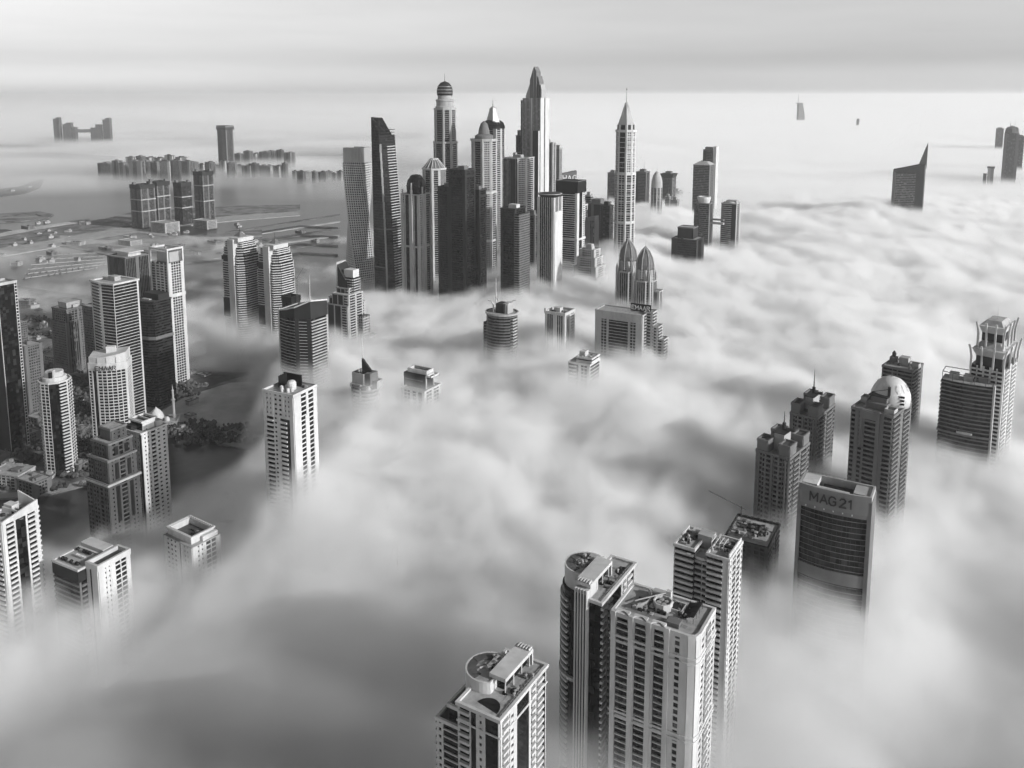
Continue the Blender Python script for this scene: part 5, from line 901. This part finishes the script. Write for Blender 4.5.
# pontoons with moored boats
hull = MB(); hull.prism([(-1.6, -5), (1.6, -5), (1.7, 2), (0, 6), (-1.7, 2)], .1, 1.6); hull_me = None
cab = MB(); cab.prism([(-1.1, -3.5), (1.1, -3.5), (1.1, 1), (-1.1, 1)], 1.6, 3.2, top=[(-.9, -3.2), (.9, -3.2), (.8, 0), (-.8, 0)])
nb = 0; first = None
for row in range(7):
    a_, c_ = at(22 + row * 3, 279 - row * 4.6 , h=0), at(98 + row * 9, 268 - row * 3.4, h=0)
    if row > 5: continue
    pb = MB(); pb.bar((a_.x, a_.y, .8), (c_.x, c_.y, .8), 1.3); po = pb.build('pontoon', M['light']); tag(po, 'floating pontoon %s from the near side of the harbour, boats along it' % ['first', 'second', 'third', 'fourth', 'fifth', 'sixth'][row], 'pontoon', 'harbour pontoons')
    for k in range(26):
        u = (k + .5) / 26
        if random.random() < .2: continue
        q = a_.lerp(c_, u); ang = atan2(c_.y - a_.y, c_.x - a_.x) + (0 if k % 2 else pi)
        nrm = Vector((-sin(ang), cos(ang), 0)) * 8
        if first is None:
            r_ = empty('moored_boat', 'white motorboat moored at a harbour pontoon', 'boat', q.x + nrm.x, q.y + nrm.y, ang, 'boats moored at the pontoons')
            hm = hull.build('hull', M['light'], r_); cm = cab.build('cabin', M['dark'], r_); first = (r_, hm, cm)
        else:
            r_ = first[0].copy(); C.objects.link(r_); r_.location = (q.x + nrm.x, q.y + nrm.y, 0); r_.rotation_euler.z = ang; s_ = random.uniform(.6, .95); r_.scale = (s_, s_, s_)
            for ch in first[1:]: d = ch.copy(); C.objects.link(d); d.parent = r_
# low buildings round the canal and the harbour
lows = [(12, 470, 34, 22, 16, 'pale arcaded'), (34, 478, 26, 18, 15, 'long grey'), (75, 462, 22, 14, 8, 'stepped pale'), (22, 432, 30, 24, 14, 'large flat pale'), (42, 414, 20, 26, 10, 'round-cornered pale'), (8, 402, 20, 14, 8, 'small dim'),
        (78, 428, 18, 12, 9, 'dark square'), (100, 405, 16, 12, 8, 'squat grey'), (30, 384, 24, 12, 7, 'narrow grey'), (55, 355, 30, 16, 12, 'wide light'), (120, 428, 12, 10, 6, 'tiny pale'), (60, 332, 36, 18, 10, 'broad grey'), (25, 300, 30, 16, 14, 'white sheet-roofed'), (16, 262, 20, 14, 8, 'dim shed-like'), (182, 372, 18, 12, 8, 'low dim'), (195, 350, 26, 14, 10, 'shadowy'),
        (76, 242, 40, 20, 9, 'white tented'), (106, 247, 34, 18, 8, 'dark-roofed'), (52, 252, 30, 14, 8, 'grey harbour'), (215, 241, 40, 20, 10, 'white beach'), (178, 245, 30, 16, 9, 'plain beach'), (28, 226, 36, 20, 10, 'light shore'), (130, 236, 30, 18, 10, 'white pavilion'), (85, 222, 26, 16, 9, 'grey shore'), (300, 231, 26, 12, 7, 'white jetty'), (315, 240, 20, 10, 6, 'small jetty'), (10, 190, 40, 14, 8, 'pale islet'), (28, 186, 30, 14, 8, 'grey islet')]
for px_, py_, ww, dd, hh, ad in lows:
    c = at(px_, py_, h=hh); t = Tower('low_building', '%s low building at %s' % (ad, 'the canal side' if py_ > 400 else 'the foot of the left towers' if py_ > 290 else 'the harbour and beach'), c.x, c.y, R30 + random.uniform(-.3, .5), cat='building', wall=random.choice(['light', 'mid', 'light', 'mid']), glass='glass')
    P = rect(ww, dd); t.vol(P, 0, hh, ['W.3 h2 W.3', 'W.5 g1 W.5']); t.para(P, hh, 1); t.one('roof_hut', 'mid', lambda b: b.box(ww * .2, 0, hh, ww * .25, dd * .4, 3)); t.units(ww * .8, dd * .8, hh + .1, 3); t.done()
first_h = None
for k in range(150):
    if k < 105: px_, py_ = random.uniform(-10, 205), random.uniform(306, 482)
    else: px_, py_ = random.uniform(0, 262), random.uniform(222, 262)
    if k < 105 and py_ > 492 - .3 * px_ : continue
    c = at(px_, py_, h=3); s_ = (random.uniform(.7, 1.6), random.uniform(.7, 1.5), random.uniform(.7, 1.5))
    if first_h is None:
        r_ = empty('house', 'small flat-roofed house on the left land', 'house', c.x, c.y, R30, 'low houses scattered on the left land'); b = MB(); b.prism(rect(11, 9), 0, 5.5); b.prism(rect(4, 4, 2, 1), 5.5, 8); wl = b.build('wall', M['light'], r_); b = MB(); b.ring(rect(11, 9), -.4, .3, 5.4, 6.2); rf = b.build('parapet', M['mid'], r_); first_h = (r_, wl, rf)
    else:
        r_ = first_h[0].copy(); C.objects.link(r_); r_.location = (c.x, c.y, 0)
        for ch in first_h[1:]: d = ch.copy(); C.objects.link(d); d.parent = r_
    r_.rotation_euler.z = R30 + random.choice([0, 0, .5, pi / 2]); r_.scale = s_
# mosque with its minaret
c = at(163, 420, h=8); t = Tower('mosque', 'small pale mosque with dome and slim minaret at the canal bend', c.x, c.y, .2, cat='mosque', wall='light', glass='glass')
P = rect(34, 22); t.vol(P, 0, 9, ['W.3 g2 W.3']); t.para(P, 9, 1); t.one('dome', 'dome', lambda b: b.lathe([(8, 9), (8.4, 12), (7.5, 16), (5, 20), (1.5, 23), (.2, 25)], -7, 0, 20), smooth=True)
t.one('minaret', 'light', lambda b: (b.lathe([(1.8, 0), (1.6, 30), (2.5, 30.5), (2.5, 32), (1.3, 32.2), (1.2, 42), (1.8, 42.4), (.8, 44), (.1, 50)], 12, 3, 10))); t.one('minor_dome', 'dome', lambda b: b.lathe([(3, 9), (3, 11), (1.6, 13.5), (.1, 14.5)], 6, -6, 12)); t.done()
# shrubs and trees that read as one mass on the dark land
vb = MB(); rv = random.Random(3)
spots = []
for (xa, ya, xb, yb, n_) in ((60, 378, 200, 398, 170), (70, 398, 140, 450, 130), (-20, 366, 50, 392, 130), (0, 318, 50, 336, 60), (150, 424, 290, 444, 150), (0, 440, 120, 490, 110), (20, 345, 180, 375, 120), (-20, 402, 60, 430, 60)):
    for _ in range(n_): spots.append((rv.uniform(xa, xb), rv.uniform(ya, yb)))
for px_, py_ in spots:
    c = at(px_, py_, h=2)
    for _ in range(rv.randint(2, 5)):
        x_, y_, r_ = c.x + rv.uniform(-6, 6), c.y + rv.uniform(-6, 6), rv.uniform(1.2, 3.2); z_ = rv.uniform(3, 6)
        k = len(vb.v); n_ = 6
        for zz, rr_ in ((-1, .35), (-.3, 1), (.5, .8), (1, .2)):
            for i_ in range(n_): a_ = 2 * pi * i_ / n_ + rv.uniform(-.3, .3); q_ = r_ * rr_ * rv.uniform(.7, 1.25); vb.v.append((x_ + q_ * cos(a_), y_ + q_ * sin(a_), z_ + zz * r_ * rv.uniform(.7, 1.1)))
        for j in range(3): vb.f += [(k + j * n_ + i_, k + j * n_ + (i_ + 1) % n_, k + (j + 1) * n_ + (i_ + 1) % n_, k + (j + 1) * n_ + i_) for i_ in range(n_)]
        vb.f += [tuple(k + 3 * n_ + i_ for i_ in range(n_))]
vo = vb.build('shrubbery', GRN); tag(vo, 'dark trees and shrubs massed on the land at the left', 'shrubbery', kind='stuff')
# ============================================================ the fog bank: its top surface surveyed at points, filled in as a cloud of varying density
# (photo x, y of a visible patch of the fog, height of its top there in metres, thickness factor)
FP = [(0, 730, 46, .04), (40, 700, 46, .05), (60, 690, 46, .06), (130, 650, 50, .12), (60, 560, 10, .12), (20, 520, -20, .1), (150, 600, 30, .1), (120, 700, 46, .06), (170, 560, 56, .4), (240, 545, 66, .5), (200, 640, 58, .16), (300, 700, 56, .06), (380, 740, 58, .07), (200, 760, 50, .05), (330, 620, 80, .4), (420, 690, 66, .12), (560, 740, 58, .12), (400, 560, 92, .75),
      (500, 600, 88, .9), (560, 660, 80, .5), (480, 520, 98, 1), (600, 520, 104, 1.1), (400, 470, 104, 1.1), (500, 430, 108, 1.2), (640, 430, 108, 1.2), (700, 700, 58, .1), (760, 640, 76, .5), (740, 760, 54, .07), (830, 620, 90, 1), (830, 720, 66, .2), (930, 740, 62, .1), (1000, 640, 56, .08), (900, 560, 84, .5), (960, 540, 70, .4), (940, 600, 62, .12), (1010, 500, 80, .7),
      (980, 740, 66, .12), (700, 470, 104, 1.1), (860, 340, 106, 1.2), (1000, 300, 100, 1), (760, 380, 108, 1.2), (940, 420, 96, 1),
      (230, 500, 10, .25), (200, 470, -60, .15), (170, 460, -80, .1), (240, 440, -80, .1), (270, 425, -60, .1), (220, 410, -90, .1), (250, 470, -50, .15), (285, 445, -30, .2), (100, 520, -20, .3), (0, 490, -60, .2), (60, 440, -90, .2), (120, 400, -80, .2), (0, 350, -20, .03), (100, 330, -10, .03), (190, 390, -90, .1), (230, 380, -60, .1), (270, 390, -20, .2), (220, 350, 30, .6), (200, 330, 10, .5), (150, 300, 0, .03), (50, 270, 4, .03), (200, 270, 2, .04), (150, 235, 6, .03), (260, 280, -10, .4),
      (240, 365, 5, .3), (250, 340, 62, .8), (290, 350, 72, .9), (330, 420, 84, 1), (340, 430, 92, 1.1), (350, 345, 66, .8), (430, 410, 100, 1.2), (400, 350, 84, 1), (390, 305, 60, .9), (440, 320, 52, .9), (480, 310, 48, .8), (460, 350, 84, 1.1), (530, 330, 86, 1), (450, 280, 15, .6), (420, 290, 35, .7), (520, 290, 70, .8), (560, 290, 66, .7), (600, 320, 84, .9), (590, 285, 62, .7),
      (680, 340, 100, 1.2), (700, 300, 100, 1.2), (640, 340, 96, 1), (310, 300, 0, .4), (330, 260, -10, .4), (330, 230, -30, .3), (370, 290, 60, .8), (340, 200, -20, .3), (560, 260, 66, .7), (600, 240, 95, .9), (680, 270, 102, 1.1), (750, 260, 102, 1.2), (650, 215, 100, 1), (780, 220, 100, 1.1), (900, 240, 102, 1.1), (1000, 210, 100, 1.1), (400, 220, 30, .4), (350, 180, -20, .3), (240, 190, -60, .3), (100, 190, -90, .2), (0, 220, -90, .2)]
fx = [(at(a, b, h=max(c, 0)).x, at(a, b, h=max(c, 0)).y, c, d) for a, b, c, d in FP]
LIFT = 22
fx += [(-2500, 500, 40, .5), (2500, 500, 80, .8), (0, 100, 50, .08), (-600, 100, 46, .05), (-300, 300, 46, .05), (-150, 200, 46, .05), (600, 100, 60, .15), (3000, 2500, 100, 1), (-3000, 2500, -90, .2)]
# where the fog hides each tower's shaft: photo x, y of that line, distance of the tower
for a, b, D, *tk_ in [(292, 470, 590), (195, 572, 554, 1.1), (90, 600, 520, 1.3), (15, 612, 520, 1.3), (125, 548, 690, .5), (365, 412, 760), (421, 406, 770), (502, 364, 950), (560, 348, 960), (584, 382, 800), (620, 370, 930), (304, 343, 930, 1), (285, 352, 930, .9), (346, 338, 1080), (240, 318, 1250), (275, 322, 1230), (630, 318, 1150), (590, 300, 1290), (786, 525, 570), (813, 470, 690), (880, 525, 590), (905, 440, 790), (968, 478, 680), (1000, 495, 760), (835, 626, 490, 1.0), (757, 585, 560), (715, 662, 440, 1.3), (600, 700, 400, 1.3), (665, 780, 370, .4), (495, 790, 350, .3),
              (357, 288, 1400), (386, 296, 1350), (416, 300, 1290), (460, 303, 1250), (513, 298, 1210), (550, 288, 1240), (571, 273, 1350), (592, 250, 1420), (626, 250, 1400), (704, 262, 1700), (731, 245, 1710), (688, 272, 1420), (704, 225, 2080), (909, 220, 2000), (657, 215, 1900)]:
    q = at(a, b, D=D); fx.append((q.x, q.y, q.z + 12, tk_[0] if tk_ else .95, 2.2))
fx = [f if len(f) == 5 else f + (1.0,) for f in fx]
FA = np.array(fx)
def ftop(X, Y):
    num = np.zeros(X.shape + (2,)); den = np.zeros(X.shape)
    for x_, y_, h_, k_, wt in FA:
        s = 60 + .07 * y_
        w_ = wt / (((X - x_) ** 2 + (Y - y_) ** 2) / s ** 2 + .15) ** 1.7
        num[..., 0] += w_ * h_; num[..., 1] += w_ * k_; den += w_
    r = num / den[..., None]; r[..., 1] *= np.clip(.4 + .6 * (Y - 330) / 260, .38, 1); r[..., 0] += LIFT * np.clip((r[..., 0] + 30) / 60, 0, 1) * np.clip(.35 + .65 * (Y - 350) / 350, .3, 1); return r
def fartop(X, Y):
    """beyond the survey: open fog sea to the right, clear water to the far left, closed again near the horizon"""
    r_ = X / Y
    e = np.clip((r_ + .13) / .13, 0, 1); e = e * e * (3 - 2 * e)
    n_ = np.clip((Y - 2900) / 4200, 0, 1) + .12 * np.sin(X / 700 + Y / 900); n_ = np.clip(n_, 0, 1)
    tp = -70 + 190 * np.maximum(e, n_ * (.5 + .4 * np.clip((Y - 6000) / 6000, 0, 1)))
    tk = .08 + .95 * np.maximum(e, n_ * .07)
    mist = 46 * np.clip((Y - 2900) / 900, 0, 1) + 14 * np.sin(X / 260) * np.sin(Y / 310); tp = np.maximum(tp, mist)
    return np.stack([tp, tk], -1)
def fog_bank(name, x0, x1, y0, y1, z0, z1, vx, vz, nx, ny, hf, amp, soft, dens, label):
    me = bpy.data.meshes.new(name)
    X, Y = np.meshgrid(np.linspace(x0, x1, nx), np.linspace(y0, y1, ny)); V = np.stack([X, Y, 0 * X], -1).reshape(-1, 3)
    i = np.arange(nx * ny).reshape(ny, nx); Fc = np.stack([i[:-1, :-1], i[:-1, 1:], i[1:, 1:], i[1:, :-1]], -1).reshape(-1, 4)
    me.from_pydata(V.tolist(), [], Fc.tolist()); hv = hf(X, Y).reshape(-1, 2).astype('f')
    for k, nm in enumerate(('top', 'thick')): a = me.attributes.new(nm, 'FLOAT', 'POINT'); a.data.foreach_set('value', np.ascontiguousarray(hv[:, k]))
    o = bpy.data.objects.new(name, me); C.objects.link(o)
    g = bpy.data.node_groups.new('fog_nodes', 'GeometryNodeTree')
    g.interface.new_socket('Geometry', in_out='INPUT', socket_type='NodeSocketGeometry'); g.interface.new_socket('Geometry', in_out='OUTPUT', socket_type='NodeSocketGeometry')
    N = g.nodes.new; L = g.links.new
    gi = N('NodeGroupInput'); go = N('NodeGroupOutput'); pos = N('GeometryNodeInputPosition')
    sep = N('ShaderNodeSeparateXYZ'); L(pos.outputs[0], sep.inputs[0]); cmb = N('ShaderNodeCombineXYZ'); L(sep.outputs[0], cmb.inputs[0]); L(sep.outputs[1], cmb.inputs[1])
    at_ = {}
    for nm in ('top', 'thick'):
        sn = N('GeometryNodeSampleNearestSurface'); na = N('GeometryNodeInputNamedAttribute'); na.data_type = 'FLOAT'; na.inputs[0].default_value = nm
        L(gi.outputs[0], sn.inputs['Mesh']); L(na.outputs[0], sn.inputs['Value']); L(cmb.outputs[0], sn.inputs['Sample Position']); at_[nm] = sn.outputs[0]
    def Mt(op, a, b=None, clamp=False):
        m = N('ShaderNodeMath'); m.operation = op; m.use_clamp = clamp
        for k, v in enumerate((a, b)):
            if v is None: continue
            if isinstance(v, (int, float)): m.inputs[k].default_value = v
            else: L(v, m.inputs[k])
        return m.outputs[0]
    def noise(scale, det, rough, sz, sx=1.0, dist=0.0):
        mp = N('ShaderNodeVectorMath'); mp.operation = 'MULTIPLY'; mp.inputs[1].default_value = (sx, 1, sz); L(pos.outputs[0], mp.inputs[0])
        n = N('ShaderNodeTexNoise'); n.inputs['Scale'].default_value = scale; n.inputs['Detail'].default_value = det; n.inputs['Roughness'].default_value = rough; n.inputs['Distortion'].default_value = dist
        L(mp.outputs[0], n.inputs['Vector']); return n.outputs[0]
    h_ = at_['top']
    for sc, det, ro, sz, am, sx, di in amp: h_ = Mt('ADD', h_, Mt('MULTIPLY', Mt('SUBTRACT', noise(1 / sc, det, ro, sz, sx, di), .5), am))
    dd = Mt('MULTIPLY', Mt('SUBTRACT', h_, sep.outputs[2]), 1 / soft, clamp=True)
    den = Mt('MULTIPLY', Mt('MULTIPLY', Mt('POWER', dd, 1.6), dens), at_['thick'])
    vc = N('GeometryNodeVolumeCube'); vc.inputs['Min'].default_value = (x0, y0, z0); vc.inputs['Max'].default_value = (x1, y1, z1)
    vc.inputs['Resolution X'].default_value = int((x1 - x0) / vx); vc.inputs['Resolution Y'].default_value = int((y1 - y0) / vx); vc.inputs['Resolution Z'].default_value = int((z1 - z0) / vz)
    L(den, vc.inputs['Density'])
    m = bpy.data.materials.new(name); m.use_nodes = True; t = m.node_tree; t.nodes.clear()
    pv = t.nodes.new('ShaderNodeVolumePrincipled'); pv.inputs['Density'].default_value = 1; pv.inputs['Color'].default_value = (.9999, .9999, .9999, 1); pv.inputs['Anisotropy'].default_value = 0.0
    ou = t.nodes.new('ShaderNodeOutputMaterial'); t.links.new(pv.outputs[0], ou.inputs['Volume']); m.cycles.volume_step_rate = 4.0 if vx < 20 else 1.5
    sm = N('GeometryNodeSetMaterial'); sm.inputs['Material'].default_value = m; me.materials.append(m); L(vc.outputs[0], sm.inputs[0]); L(sm.outputs[0], go.inputs[0])
    md = o.modifiers.new('fog', 'NODES'); md.node_group = g
    tag(o, label, 'fog', kind='stuff'); return o
YB = 2300
fog_bank('fog', -1700, 1900, 90, YB, 2.6, 200, 6, 4, 220, 140, ftop, [(300, 5, .62, 1.5, 66, 1, .5), (85, 5, .68, 1.1, 54, 1, .8), (26, 2, .6, 1, 22, 1, .6)], 16., .065, 'billowing white fog filling the city between the towers')
def blend(X, Y):
    a = ftop(X, Y); b_ = fartop(X, Y); k_ = np.clip((Y - YB) / 900, 0, 1)[..., None]; return a * (1 - k_) + b_ * k_
fog_bank('fog', -16000, 16000, YB + .5, 24000, 2.6, 200, 70, 12, 160, 110, blend, [(900, 5, .6, 2, 70, .35, .3), (260, 3, .6, 1.5, 34, .5, .3)], 30., .030, 'layered fog sea stretching to the horizon')
fog_bank('fog', -60000, 60000, 24000.5, 90000, 2.6, 190, 420, 16, 60, 40, fartop, [(2500, 4, .6, 3, 60, .5, .2)], 30., .02, 'last band of the fog sea under the horizon')
b = MB(); b.box(0, 45000, -1, 160000, 95000, 480); hz = b.build('haze', None or M['white']); hz.data.materials.clear()
m = bpy.data.materials.new('haze'); m.use_nodes = True; t_ = m.node_tree; t_.nodes.clear(); pv = t_.nodes.new('ShaderNodeVolumePrincipled'); pv.inputs['Density'].default_value = .00004; pv.inputs['Color'].default_value = (.99, .99, .99, 1); pv.inputs['Anisotropy'].default_value = .2
ou = t_.nodes.new('ShaderNodeOutputMaterial'); t_.links.new(pv.outputs[0], ou.inputs['Volume']); hz.data.materials.append(m); tag(hz, 'thin even haze over the whole view', 'haze', kind='stuff')
